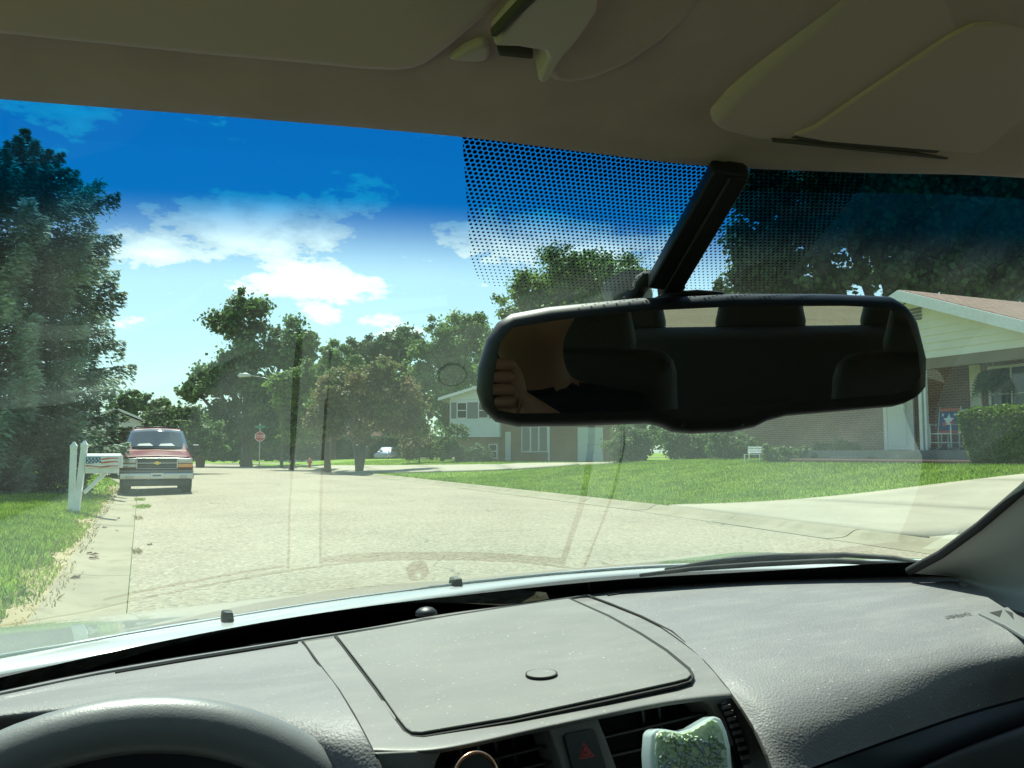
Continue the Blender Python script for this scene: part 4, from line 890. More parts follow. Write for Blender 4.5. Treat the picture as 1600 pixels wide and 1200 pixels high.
    MB().box((-0.98, -0.14, 0.42), (0.98, 0.14, 0.62)).build('bumper', 'chrome', r, bevel=0.04, seg=3)
    MB().box((-0.97, -0.12, 0.624), (0.97, 0.1, 0.685)).build('bumper_cap', 'grey_cladding', r, bevel=0.02)
    MB().box((-0.86, -0.09, 0.24), (0.86, 0.3, 0.415)).build('air_dam', 'black', r, bevel=0.03)
    pl = MB().box((-0.16, -0.16, 0.46), (0.16, -0.145, 0.61)).build('number_plate', 'paper', r)
    MB().box((-0.11, -0.166, 0.515), (0.11, -0.1605, 0.555)).build('plate_print', 'grey_cladding', pl)
    for x in (-0.83, 0.83):
        for y in (0.95, 3.95): wheel(r, x, y, 0.39, 0.27)
        MB().tube([(x-0.1, 0.95, 0.5), (x+0.1, 0.95, 0.5)], 0.48, 20).build('wheel_arch', 'matblack', r); MB().tube([(x-0.1, 3.95, 0.5), (x+0.1, 3.95, 0.5)], 0.48, 20).build('wheel_arch', 'matblack', r)
    MB().box((-0.6, 0.5, 0.34), (0.6, 4.6, 0.5)).build('chassis', 'matblack', r)
    return r
suv()
def sedan():
    b = dep(594, 713, 96); r = empty('parked_car', (b.x, b.y, gz(b.x, b.y)+0.05), R_(-35)); tag(r, 'small silver-blue car parked across the street under the reddish tree', 'car')
    def sec(y, w_, zb, wt, zt, top): return (y, [(0, 0.25), (w_-0.1, 0.25), (w_, 0.5), (w_-0.02, zb-0.05), (w_-0.06, zb), (wt, zt), (wt*0.88, top), (0, top+0.02)])
    hood = lambda y, w_, z: sec(y, w_, z-0.1, w_-0.1, z-0.03, z)
    loft([hood(0, 0.75, 0.62), hood(0.15, 0.84, 0.74), hood(1.2, 0.88, 0.9), sec(1.25, 0.88, 0.88, 0.8, 0.92, 0.95), sec(2.0, 0.88, 0.92, 0.64, 1.38, 1.44), sec(2.9, 0.88, 0.92, 0.62, 1.36, 1.43), sec(3.7, 0.87, 0.92, 0.76, 0.98, 1.02), hood(4.4, 0.82, 0.95)], 'silver_paint', 'body', r)
    MB().prism([(-0.7, 1.3, 0.99), (0.7, 1.3, 0.99), (0.57, 1.94, 1.36), (-0.57, 1.94, 1.36)], (0, -0.012, 0.01)).build('windscreen', 'carglass', r)
    for s in (-1, 1):
        MB().prism([(s*0.81, 1.5, 0.97), (s*0.81, 3.3, 0.97), (s*0.66, 2.9, 1.33), (s*0.66, 2.0, 1.33)], (s*0.014, 0, 0.004)).build('side_window', 'carglass', r)
        MB().box((s*0.6-0.14, -0.03, 0.55), (s*0.6+0.14, 0.1, 0.68)).build('headlight', 'lamp_glass', r, bevel=0.02)
        for y in (0.85, 3.4): wheel(r, s*0.74, y, 0.31, 0.19)
sedan()

# ================================================================ mailbox
mp = ghit(113, 801); mp = Vector((mp.x, mp.y, gz(mp.x, mp.y)-0.03)); k = (mp-CAM).dot(fw)/F
mbx = empty('mailbox', mp, -YAW+R_(14)); tag(mbx, 'white twin-post mailbox painted with a stars and stripes flag', 'mailbox')
Hm = (dep(113, 690, k*F)-mp).z
def post(x0, x1, h, name, w_=0.095):
    mb = MB(); a = w_/2
    ring = lambda cx, cz, s: [(cx-s, -s, cz), (cx+s, -s, cz), (cx+s, s, cz), (cx-s, s, cz)]
    vs = ring(x0, -0.1, a)+ring(x1, h-0.13, a)+ring(x1, h-0.11, a*1.12)+ring(x1, h-0.075, a*1.12)+ring(x1, h, 0.012)
    fs = [(0, 3, 2, 1), (16, 17, 18, 19)]+[(4*j+i, 4*j+(i+1) % 4, 4*j+4+(i+1) % 4, 4*j+4+i) for j in range(4) for i in range(4)]
    return mb.add(vs, fs).build(name, 'white', mbx)
post(-0.02, -0.02, Hm, 'post'); post(0.055, 0.155, Hm+0.02, 'post', 0.10)
zb = Hm-41*k; L0, L1 = 0.20, 0.78
def boxprof(x): # rounded top
    return [(x, -0.1, zb), (x, 0.1, zb)]+[(x, 0.1*math.cos(t), zb+0.195+0.06*math.sin(t)) for t in [math.pi*i/10 for i in range(11)]]
pr0, pr1 = boxprof(L0), boxprof(L1); m = len(pr0)
bxo = MB().add(pr0+pr1, [tuple(range(m)), tuple(range(m, 2*m))]+[(i, (i+1) % m, m+(i+1) % m, m+i) for i in range(m)]).build('box', 'white', mbx)
MB().box((L1+0.002, -0.1, zb-0.003), (L1+0.014, 0.1, zb+0.22)).build('front_door', 'white', mbx, bevel=0.004)
MB().box((0.2, -0.07, zb-0.10), (L1-0.04, 0.07, zb-0.004)).build('arm', 'white', mbx, bevel=0.006)
MB().hexa([(0.17, -0.045, zb-0.42), (0.2, -0.045, zb-0.47), (0.2, 0.045, zb-0.47), (0.17, 0.045, zb-0.42), (0.46, -0.045, zb-0.104), (0.56, -0.045, zb-0.104), (0.56, 0.045, zb-0.104), (0.46, 0.045, zb-0.104)]).build('brace', 'white', mbx)
def paint(nm, mat, pts, o_=0.003):
    """flat print on the side of the box that faces the street end; pts (u, w) over the side"""
    W = [(L0+0.01+(L1-L0-0.02)*u, -0.1005-o_, zb+0.008+0.185*w_) for u, w_ in pts]
    return MB().prism(W, (0, 0.002, 0)).build(nm, mat, bxo)
wv = lambda u: 0.06*math.sin(u*8.5+0.6)
cn_ = paint('flag_canton', 'flag_blue', [(0, .38), (.12, .36), (.25, .40), (.38, .46), (.46, .44), (.44, .7), (.43, 1.0), (.2, .98), (0, 1.0)])
for z0, z1, u0 in ((0.80, 0.96, .46), (0.44, 0.62, .46), (0.04, 0.2, 0.0)):
    U = [u0+(0.97-u0)*i/10 for i in range(11)]; paint('flag_stripe', 'flag_red', [(u, z0+wv(u)) for u in U]+[(u, z1+wv(u)*0.9-0.07*abs(math.sin(u*5))) for u in reversed(U)])
for i in range(4):
    for j in range(3):
        cx_, cz_ = 0.055+i*0.105+(j % 2)*0.04, 0.5+j*0.17
        if cx_ < 0.42: paint('star', 'paper', [(cx_+0.032*(1 if a % 2 == 0 else 0.45)*math.cos(1.57+a*math.pi/5), cz_+0.09*(1 if a % 2 == 0 else 0.45)*math.sin(1.57+a*math.pi/5)) for a in range(10)], 0.006)

# ================================================================ street furniture
def text_mesh(body, size, mat, parent, M4, name, ext=0.004):
    cu = bpy.data.curves.new(name, 'FONT'); cu.body = body; cu.size = size; cu.align_x = 'CENTER'; cu.align_y = 'CENTER'; cu.extrude = ext
    t_ = bpy.data.objects.new('tmp', cu); COL.objects.link(t_); dg = bpy.context.evaluated_depsgraph_get(); me = bpy.data.meshes.new_from_object(t_.evaluated_get(dg)); bpy.data.objects.remove(t_)
    me.transform(M4); o = obj(name, me, mat, parent); return o
D5 = 63.0; sp = dep(405, 726, D5); sp.z = gz(sp.x, sp.y)-0.05
st = empty('stop_sign', sp, -YAW+R_(17)); tag(st, 'red octagonal stop sign with a green street name plate on top', 'sign')
zc = (dep(405, 682, D5)-sp).z; MB().tube([(0, 0.03, -0.1), (0, 0.03, zc+0.95)], 0.035, 8).build('pole', 'steel', st, True)
oc = lambda r, y: [(r*math.cos(math.pi/8+i*math.pi/4), y, zc+r*math.sin(math.pi/8+i*math.pi/4)) for i in range(8)]
pn = MB().prism(oc(0.38, -0.02), (0, 0.012, 0)).build('panel', 'white', st); MB().prism(oc(0.345, -0.024), (0, 0.003, 0)).build('red_face', 'sign_red', pn)
text_mesh('STOP', 0.32, 'white', pn, Matrix.Translation((0, -0.028, zc)) @ Matrix.Rotation(math.pi/2, 4, 'X'), 'lettering', 0.002)
MB().box((-0.38, -0.01, zc+0.62), (0.38, 0.005, zc+0.82)).build('street_name_plate', 'sign_green', st)
D6 = 66.0; lp = dep(440, 722, D6); lp.z = gz(lp.x, lp.y)-0.05; ln = empty('street_lamp', lp, -YAW); tag(ln, 'cobra-head street lamp reaching out in front of the dark oak', 'street lamp')
zl = (dep(378, 586, D6)-lp).z; xl = (378-440)*D6/F
MB().tube([(0, 0, -0.2), (0, 0, zl+0.3)], [0.13, 0.09], 8).build('pole', 'wood_pole', ln, True)
MB().tube([(0, 0, zl-0.7), (xl*0.5, 0, zl-0.15), (xl+0.4, 0, zl+0.02)], 0.035, 6).build('arm', 'steel', ln, True)
MB().tube([(xl+0.55, 0, zl), (xl+0.2, 0, zl+0.06), (xl-0.35, 0, zl+0.03), (xl-0.5, 0, zl)], [0.06, 0.16, 0.17, 0.03], 10).build('lamp_head', 'lamp_head', ln, True)
D7 = 62.0; hp = dep(484, 724, D7); hp.z = gz(hp.x, hp.y)-0.02; hy = empty('fire_hydrant', hp); tag(hy, 'red fire hydrant on the far lawn left of the reddish tree', 'fire hydrant')
MB().tube([(0, 0, 0), (0, 0, 0.05), (0, 0, 0.06), (0, 0, 0.5), (0, 0, 0.52), (0, 0, 0.56), (0, 0, 0.66), (0, 0, 0.72)], [0.16, 0.16, 0.11, 0.11, 0.15, 0.15, 0.09, 0.03], 12).build('barrel', 'hydrant', hy, True)
for s in (-1, 1): MB().tube([(0, 0, 0.4), (s*0.18, 0, 0.4)], 0.06, 8).build('outlet', 'hydrant', hy, True)
MB().tube([(0, 0, 0.35), (0, -0.2, 0.35)], 0.075, 8).build('outlet', 'hydrant', hy, True); MB().tube([(0, 0, 0.7), (0, 0, 0.77)], 0.025, 6).build('operating_nut', 'hydrant', hy)
D8 = 64.0; tp = dep(313, 722, D8); tp.z = max(gz(tp.x, tp.y), 0.05)-0.03
tb = empty('refuse_bin', tp, -YAW); tag(tb, 'weathered brown refuse bin behind the right mirror of the truck', 'bin')
MB().hexa([(-0.24, -0.24, 0), (0.24, -0.24, 0), (0.24, 0.24, 0), (-0.24, 0.24, 0), (-0.3, -0.3, 0.85), (0.3, -0.3, 0.85), (0.3, 0.3, 0.85), (-0.3, 0.3, 0.85)]).build('tub', 'mulch', tb, bevel=0.03)
MB().box((-0.33, -0.33, 0.853), (0.33, 0.33, 0.92)).build('lid', 'mulch', tb, bevel=0.03)
# ================================================================ the car we sit in
ROLL = R_(2.2)   # the crowned street tips the car to its left
RC = Matrix(((math.cos(ROLL), 0, -math.sin(ROLL)), (0, 1, 0), (math.sin(ROLL), 0, math.cos(ROLL))))
O = Vector((0.35, -0.4, -1.2))       # car base, measured from the driver's eye
car = empty('car'); car.matrix_world = Matrix.Translation(CAM+RC @ O) @ RC.to_4x4()
tag(car, 'white car with grey dashboard and beige headliner, viewed from its driver seat', 'car')
def cr(px, py): return RC.transposed() @ ray(px, py)
def kz(px, py, z): d = cr(px, py); return d*(z/d.z)
def kX(px, py, X): d = cr(px, py); return d*(X/d.x)
def kt(px, py, t): return cr(px, py)*t
def kp(px, py, p0, nrm): d = cr(px, py); return d*(p0.dot(nrm)/d.dot(nrm))
def cb(mb, name, mat, parent=car, **k): o = mb.build(name, mat, parent, **k); o.data.transform(Matrix.Translation(-O)); return o
def cgrid(name, rows, mat, parent=car, **k): o = grid(name, rows, mat, parent, **k); o.data.transform(Matrix.Translation(-O)); return o
def rowz(pts, z): return [kz(x, y, z) for x, y in pts]
def slab(pts3, nrm, th):
    """pts3 is the visible outline; extruded away from the viewer by th along -nrm"""
    return MB().prism(pts3, -nrm*th)
def roundpoly(pts, r=0.3, n_=4):
    out = []
    for i, p in enumerate(pts):
        a, b = pts[i-1], pts[(i+1) % len(pts)]
        s = (p[0]+(a[0]-p[0])*r, p[1]+(a[1]-p[1])*r); e = (p[0]+(b[0]-p[0])*r, p[1]+(b[1]-p[1])*r)
        for j in range(n_+1):
            t = j/n_; out.append((s[0]*(1-t)**2+2*p[0]*t*(1-t)+e[0]*t*t, s[1]*(1-t)**2+2*p[1]*t*(1-t)+e[1]*t*t))
    return out

# ---- headliner
HE = [Vector((-0.46, 0.36, 0.13)), Vector((-0.25, 0.405, 0.145))]+[kz(x, y, 0.15) for x, y in ((0, 155), (400, 186), (720, 214), (900, 236), (1110, 260), (1350, 270), (1600, 278))]+[Vector((0.75, 0.325, 0.15)), Vector((0.98, 0.285, 0.135)), Vector((1.12, 0.24, 0.10))]
def sh(r, dy, dz): return [p+Vector((0, dy, dz)) for p in r]
cgrid('headliner', [sh(HE, 0.03, 0.03), sh(HE, 0.012, 0.012), HE, sh(HE, -0.015, 0.001), sh(HE, -0.045, 0.009), sh(HE, -0.10, 0.022), sh(HE, -0.25, 0.045), sh(HE, -0.6, 0.055), sh(HE, -1.2, 0.05), sh(HE, -2.0, 0.03)], 'headliner', nu=60, nv=50, solid=0.004)
cgrid('roof', [sh(HE, 0.05, 0.045), sh(HE, 0.0, 0.065), sh(HE, -0.3, 0.11), sh(HE, -1.0, 0.12), sh(HE, -2.05, 0.07)], 'car_white', nu=40, nv=24, solid=0.004)

# ---- windscreen: ruled between the cowl and the roof edge, slightly bowed
def head(w_): return cat(HE, w_)
def basep(w_):
    X = -0.36+1.36*w_; return Vector((X, 1.13-0.27*((X-0.35)/0.68)**2, -0.25))
NU, NV = 60, 40; vv, uv = [], []
def gpt(w_, t):
    h, b = head(w_)+Vector((0, 0.006, 0.006)), basep(w_); e = h+(h-b)*0.035
    p = b.lerp(e, t); ax = (e-b).normalized(); nn = Vector((1, 0, 0)).cross(ax).normalized()
    return p+nn*(0.018*math.sin(math.pi*t)), (p-h).dot((b-h).normalized())
for j in range(NV+1):
    for i in range(NU+1):
        p, s = gpt(i/NU, j/NV); vv.append(p-O); uv.append((p.x, s))
ff = [(j*(NU+1)+i, (j+1)*(NU+1)+i, (j+1)*(NU+1)+i+1, j*(NU+1)+i+1) for j in range(NV) for i in range(NU)]
gm = mesh('windscreen', vv, ff, True); ul = gm.uv_layers.new(name='UVMap')
for l in gm.loops: ul.data[l.index].uv = uv[l.vertex_index]
if gm.polygons[0].normal.y > 0: gm.flip_normals()
def guv(px, py):
    d = cr(px, py).normalized(); best = None
    for i in range(161):
        for j in range(101):
            p, s = gpt(i/160, j/100); e = (p.normalized()-d).length
            if best is None or e < best[0]: best = (e, p.x, s)
    return best[1], best[2]
def glass_mat():
    m = bpy.data.materials.new('windscreen_glass'); m.use_nodes = True; t = m.node_tree; t.nodes.clear(); n = N(t)
    uvn = n('ShaderNodeUVMap', uv_map='UVMap').outputs[0]; s = n('ShaderNodeSeparateXYZ', {0: uvn}).outputs
    # factory shade band dyed into the top of the glass
    b0, b1 = guv(300, 285)[1], guv(300, 440)[1]
    band = n.ramp(s[1], b0, b1, 1, 0)
    tint = n.mix(band, (0.82, 0.955, 0.875), (0.004, 0.185, 0.42))
    tr = n('ShaderNodeBsdfTransparent', {'Color': tint})
    gl = n('ShaderNodeBsdfGlossy', {'Color': (0.80, 1, 0.90, 1), 'Roughness': 0.0})
    fr_ = n.math('MULTIPLY', n('ShaderNodeFresnel', {'IOR': 1.5}).outputs[0], n.math('SUBTRACT', 1.65, n.math('MULTIPLY', band, 0.75)), clamp=True)   # the dyed band swallows the outer face's reflection
    sh1 = n('ShaderNodeMixShader', {0: fr_, 1: tr.outputs[0], 2: gl.outputs[0]}).outputs[0]
    # road film: thin dust, thicker in smears, wiped away at the edges of the wiper sweep
    co = n('ShaderNodeTexCoord').outputs['Object']
    st = n.noise(n.vec('MULTIPLY', co, (6, 2, 2)), 3.0, 5, 0.65); spk = n.noise(co, 420, 2, 0.6)
    film = n.math('ADD', n.ramp(st, 0.3, 0.8, 0.005, 0.02), n.ramp(spk, 0.66, 0.8, 0, 0.035))
    du = n('ShaderNodeBsdfTranslucent', {'Color': n.mix(1.0, tint, (0.85, 0.9, 0.84), 'MULTIPLY')})   # dust sits outside, seen through the glass
    sh2 = n('ShaderNodeMixShader', {0: film, 1: sh1, 2: du.outputs[0]}).outputs[0]
    # printed dots round the mirror mount: two interleaved lattices, smaller further down
    (ua, sa_), (ub, sb_) = guv(722, 225), guv(737, 425); ur_ = guv(1312, 330)[0]; fb = guv(850, 452)[1]
    ul_ = n.math('ADD', n.math('MULTIPLY', n.math('SUBTRACT', s[1], sa_), (ub-ua)/(sb_-sa_)), ua+0.02)
    pit = 0.0031
    def latt(off):
        q = n.vec('SUBTRACT', n.vec('FRACTION', n.vec('ADD', n.vec('MULTIPLY', uvn, (1/pit, 1/(pit*1.75), 0)), (off+100, off+100, 0))), (0.5, 0.5, 0))
        return n('ShaderNodeVectorMath', {0: n.vec('MULTIPLY', q, (1, 1.75, 0))}, operation='LENGTH').outputs['Value']
    dd = n.math('MINIMUM', latt(0.0), latt(0.5))
    rad = n.ramp(s[1], -0.01, fb, 0.44, 0.15, False)
    dot = n.math('LESS_THAN', dd, rad)
    cxr = n.math('MAXIMUM', n.math('SUBTRACT', ul_, s[0]), n.math('SUBTRACT', s[0], ur_-0.02))   # rounded lower corners
    cyr = n.math('SUBTRACT', s[1], fb-0.02)
    cor = n.math('SQRT', n.math('ADD', n.math('POWER', n.math('MAXIMUM', cxr, 0.0), 2.0), n.math('POWER', n.math('MAXIMUM', cyr, 0.0), 2.0)))
    dot = n.math('MULTIPLY', dot, n.math('LESS_THAN', cor, 0.02))
    blk = n('ShaderNodeBsdfDiffuse', {'Color': (0.008, 0.008, 0.009, 1)})
    LP = [guv(x, y) for x, y in ((0, 1047), (150, 1024), (300, 1000), (450, 973), (600, 946), (750, 924), (900, 906), (1050, 897), (1200, 890), (1300, 887), (1400, 884))]
    c2_, c1_, c0_ = np.polyfit([q[0]-0.35 for q in LP], [q[1] for q in LP], 2); xo = n.math('SUBTRACT', s[0], 0.35)
    low = n.math('GREATER_THAN', s[1], n.math('ADD', n.math('MULTIPLY', n.math('ADD', n.math('MULTIPLY', xo, float(c2_)), float(c1_)), xo), float(c0_)))   # black enamel along the cowl
    bk2 = n('ShaderNodeMixShader', {0: n.math('MULTIPLY', fr_, 0.18), 1: blk.outputs[0], 2: gl.outputs[0]}).outputs[0]
    sh3 = n('ShaderNodeMixShader', {0: n.math('MAXIMUM', dot, low), 1: sh2, 2: bk2}).outputs[0]
    n.link(sh3, n('ShaderNodeOutputMaterial').inputs[0]); return m
MT['windscreen'] = glass_mat()
obj('windscreen', gm, 'windscreen', car)
def side_glass():
    m = bpy.data.materials.new('side_glass'); m.use_nodes = True; t = m.node_tree; t.nodes.clear(); n = N(t)
    tr = n('ShaderNodeBsdfTransparent', {'Color': (0.85, 0.92, 0.86, 1)}); gl = n('ShaderNodeBsdfGlossy', {'Color': (1, 1, 1, 1), 'Roughness': 0.0})
    n.link(n('ShaderNodeMixShader', {0: 0.07, 1: tr.outputs[0], 2: gl.outputs[0]}).outputs[0], n('ShaderNodeOutputMaterial').inputs[0]); return m
MT['sideglass'] = side_glass()

# ---- visors and roof fittings, on a plane just under the headliner
hp0 = Vector((0.2, 0.375, 0.15)); hn = Vector((0, -0.27, -0.96)).normalized()
def hl(px, py, off): return kp(px, py, hp0+hn*off, hn)
def hslab(name, poly, off, th, mat, parent=car, bev=0.006, seg=3):
    return cb(slab([hl(x, y, off) for x, y in poly], hn, th), name, mat, parent, bevel=bev, seg=seg)
vis = hslab('sun_visor', [(-160, 50), (-20, 63), (300, 95), (560, 118), (615, 121), (650, 117), (672, 108), (700, 88), (760, 38), (820, -22), (-160, -60)], 0.004, 0.016, 'visor', bev=0.007)
lob = hslab('roof_lobe', [(848, 128), (866, 137), (890, 139), (930, 132), (985, 108), (1040, 72), (1090, 25), (1125, -30), (860, -30)], 0.005, 0.016, 'headliner', bev=0.008)
clp = hslab('visor_clip', [(771, 74), (810, 75), (852, 82), (857, 92), (846, 116), (840, 127), (848, 133), (858, 127), (876, 96), (905, 62), (932, 22), (938, -20), (842, -20)], 0.0125, 0.02, 'visor_plastic', bev=0.004)
hslab('clip_arm', [(700, 98), (728, 78), (756, 66), (770, 77), (764, 98), (742, 101)], 0.004, 0.014, 'visor_plastic', clp, 0.0025)
hslab('clip_tongue', [(777, 78), (834, 84), (833, 94), (780, 89)], 0.005, 0.012, 'softslot', clp, 0.001)
hslab('clip_slot', [(766, 58), (838, -20), (862, -20), (776, 60)], 0.0132, 0.004, 'softslot', clp, 0.001)
vr = hslab('sun_visor', [(1109, 200), (1113, 186), (1140, 155), (1290, 20), (1340, -30), (1760, -30), (1760, 268), (1600, 257), (1350, 238), (1180, 226), (1130, 213)], 0.006, 0.02, 'visor', bev=0.009)
hslab('mirror_cover', [(1240, 214), (1275, 200), (1330, 162), (1480, 62), (1520, 40), (1550, 36), (1600, 42), (1760, 68), (1760, 258), (1600, 248), (1400, 232), (1290, 223)], 0.0082, 0.004, 'visor', vr, 0.0018)
hslab('visor_seam', [(1206, 219), (1240, 221), (1560, 254), (1700, 262), (1700, 265), (1560, 258), (1240, 226), (1208, 223)], 0.0072, 0.003, 'softslot', vr, 0.0004)
hslab('cover_gap', [(1236, 216), (1272, 199), (1328, 160), (1478, 59), (1519, 36), (1550, 32), (1602, 38), (1762, 64), (1762, 262), (1600, 251), (1400, 235), (1285, 226)], 0.0064, 0.003, 'softslot', vr, 0.0004)

# ---- rear-view mirror
mc = kt(1100, 568, 0.55); mn = Vector((-0.345, -0.935, -0.0865)).normalized()
def mp_(px, py, off=0.0): return kp(px, py, mc+mn*off, mn)
mroot = empty('rearview_mirror'); mroot.parent = car
OUT = [(745, 612), (747, 575), (760, 530), (778, 503), (800, 489), (860, 478), (1000, 464), (1150, 457), (1300, 457), (1400, 461), (1428, 473), (1444, 503), (1458, 560), (1457, 605), (1443, 627), (1405, 637), (1235, 652), (1205, 660), (1185, 670), (1150, 677), (1085, 680), (1055, 677), (1035, 668), (1015, 664), (900, 668), (810, 669), (775, 661), (753, 640)]
GLS = [(769, 628), (772, 585), (782, 535), (800, 512), (865, 501), (1000, 486), (1150, 479), (1320, 478), (1385, 481), (1417, 498), (1433, 540), (1438, 588), (1428, 608), (1390, 617), (1250, 628), (1100, 638), (900, 645), (805, 646), (778, 641)]
cb(slab([mp_(x, y, 0.004) for x, y in OUT], mn, 0.028), 'housing', 'housing', mroot, bevel=0.011, seg=5)
cb(slab([mp_(x, y, 0.0046) for x, y in GLS], mn, 0.002), 'mirror_glass', 'mirror', mroot)
for x, y, r in ((1163, 661, 0.0018), (1068, 664, 0.0013)): p = mp_(x, y, 0.004); cb(MB().tube([p-mn*0.002, p+mn*0.0016], r, 12), 'button', 'black', mroot, smooth=False)
p1, p2 = kt(1035, 452, 0.565), hl(1140, 262, -0.012)+Vector((0, 0.004, 0.0))
def beam(a, b, w_, h_, sideV):
    d = (b-a).normalized(); s = (sideV-d*sideV.dot(d)).normalized(); u = d.cross(s)
    return MB().hexa([a-s*w_-u*h_, a+s*w_-u*h_, a+s*w_+u*h_, a-s*w_+u*h_, b-s*w_-u*h_, b+s*w_-u*h_, b+s*w_+u*h_, b-s*w_+u*h_])
rl = RC.transposed() @ rt
a1, a2 = kt(1035, 445, 0.56), kt(1142, 262, 0.465)
cb(beam(a1, a2, 0.0108, 0.005, rl), 'wire_cover', 'housing', mroot, bevel=0.002)
cb(beam(a1+rl*0.006-(a2-a1).normalized()*0.012, a1.lerp(a2, 0.98)+rl*0.0045, 0.0058, 0.007, rl), 'wire_channel', 'black', mroot, bevel=0.0015)
bt = kt(985, 470, 0.585); cb(MB().tube([bt, bt+Vector((0, 0.006, 0.012))], [0.016, 0.017], 20), 'mount_button', 'housing', mroot)
cb(MB().tube([kt(1015, 432, 0.558), kt(1005, 440, 0.566), kt(998, 452, 0.572), kt(985, 470, 0.57), kt(975, 490, 0.575)], [0.005, 0.0062, 0.0055, 0.0065, 0.005], 8), 'cable_sleeve', 'rubber', mroot, smooth=True)
cb(MB().tube([kt(1050, 446, 0.565), kt(1045, 468, 0.56), kt(1042, 500, 0.555)], [0.009, 0.008, 0.011], 12), 'ball_joint', 'housing', mroot, smooth=True)
cb(slab([mp_(x, y, -0.006) for x, y in ((1030, 462), (1048, 455), (1090, 452), (1128, 455), (1140, 462))], mn, 0.018), 'housing_hump', 'housing', mroot, bevel=0.003)

# ---- dashboard
ZD = -0.20
Lseam = [(474, 1005), (530, 1080), (570, 1150), (597, 1204), (612, 1250)]
Rseam = [(930, 934), (1050, 986), (1108, 1042), (1158, 1105), (1195, 1168), (1212, 1215)]
dash = cgrid('dashboard', [
    rowz([(925, 926), (1000, 914), (1100, 905), (1300, 895), (1420, 891), (1490, 890)], ZD-0.012),
    rowz([(930, 934), (1000, 922), (1100, 913), (1300, 902), (1420, 897), (1495, 900)], ZD),
    rowz([(1010, 966), (1080, 962), (1160, 958), (1320, 950), (1450, 946), (1570, 950)], ZD),
    rowz([(1085, 1018), (1140, 1022), (1210, 1018), (1340, 1002), (1480, 990), (1650, 990)], ZD-0.003),
    rowz([(1132, 1070), (1175, 1078), (1240, 1070), (1360, 1048), (1500, 1025), (1665, 1015)], ZD-0.012),
    rowz([(1175, 1132), (1220, 1135), (1280, 1122), (1380, 1095), (1510, 1062), (1675, 1040)], ZD-0.029),
    rowz([(1212, 1214), (1260, 1202), (1320, 1180), (1410, 1148), (1530, 1108), (1690, 1066)], ZD-0.056)], 'dash', nu=60, nv=60)
def dpart(mb, name, mat, **k): return cb(mb, name, mat, dash, **k)
cgrid('cluster_hood', [
    rowz([(-200, 1125), (0, 1079), (120, 1053), (250, 1030), (380, 1010), (470, 996)], ZD-0.012),
    rowz([(-200, 1135), (0, 1088), (120, 1062), (250, 1040), (380, 1020), (474, 1005)], ZD),
    rowz([(-200, 1142), (0, 1095), (140, 1073), (270, 1058), (390, 1052), (500, 1040)], ZD),
    rowz([(-200, 1140), (0, 1100), (150, 1079), (290, 1070), (410, 1078), (522, 1068)], ZD+0.012),
    rowz([(-200, 1150), (0, 1115), (150, 1098), (290, 1092), (430, 1110), (545, 1105)], ZD+0.014),
    rowz([(-200, 1162), (0, 1132), (150, 1120), (290, 1118), (455, 1150), (572, 1153)], ZD+0.005),
    rowz([(-200, 1172), (0, 1148), (150, 1140), (290, 1145), (475, 1195), (600, 1210)], ZD-0.012)], 'dash', dash, nu=50, nv=50)
cgrid('cluster_recess_shade', [rowz([(-250, 1160), (0, 1140), (200, 1130), (400, 1170), (590, 1215)], ZD-0.02), rowz([(-250, 1230), (0, 1220), (200, 1215), (400, 1240), (590, 1290)], ZD-0.06), rowz([(-250, 1400), (0, 1400), (200, 1400), (400, 1400), (590, 1400)], ZD-0.14)], 'matblack', dash, nu=10, nv=8)  # plain black sheet standing in for the shade inside the gauge recess
cgrid('centre_bezel', [
    rowz([(470, 996), (560, 983), (700, 958), (830, 940), (925, 926)], ZD-0.010),
    rowz([(474, 1005), (565, 992), (705, 967), (835, 949), (930, 934)], ZD-0.001),
    rowz([(530, 1080), (640, 1060), (790, 1034), (930, 1008), (1050, 986)], ZD-0.0022),
    rowz([(566, 1145), (680, 1124), (830, 1094), (990, 1062), (1106, 1040)], ZD-0.0045),
    rowz([(576, 1163), (690, 1150), (850, 1118), (1020, 1082), (1128, 1066)], ZD-0.0056),
    rowz([(582, 1172), (690, 1168), (860, 1132), (1030, 1096), (1140, 1080)], ZD-0.0068),
    rowz([(586, 1180), (690, 1176), (860, 1140), (1035, 1104), (1145, 1090)], ZD-0.0105)], 'bezel', dash, nu=40, nv=40)
def seam(name, pts, zs, r=0.0013, mat='slot'): dpart(MB().tube([kz(x, y, z) for (x, y), z in zip(pts, zs)], r, 6), name, mat)
seam('trim_seam', [(472, 1001), (500, 1040), (530, 1080), (552, 1116), (570, 1150), (590, 1190), (612, 1245)], [ZD+.0008, ZD-.0003, ZD-.001, ZD-.002, ZD-.003, ZD-.008, ZD-.02])
seam('trim_seam', [(918, 930), (955, 944), (1002, 963), (1050, 987), (1085, 1018), (1110, 1045), (1135, 1075), (1158, 1108), (1180, 1143), (1197, 1180), (1212, 1225)], [ZD+.001, ZD+.001, ZD+.0, ZD-.001, ZD-.004, ZD-.007, ZD-.013, ZD-.021, ZD-.033, ZD-.043, ZD-.058])
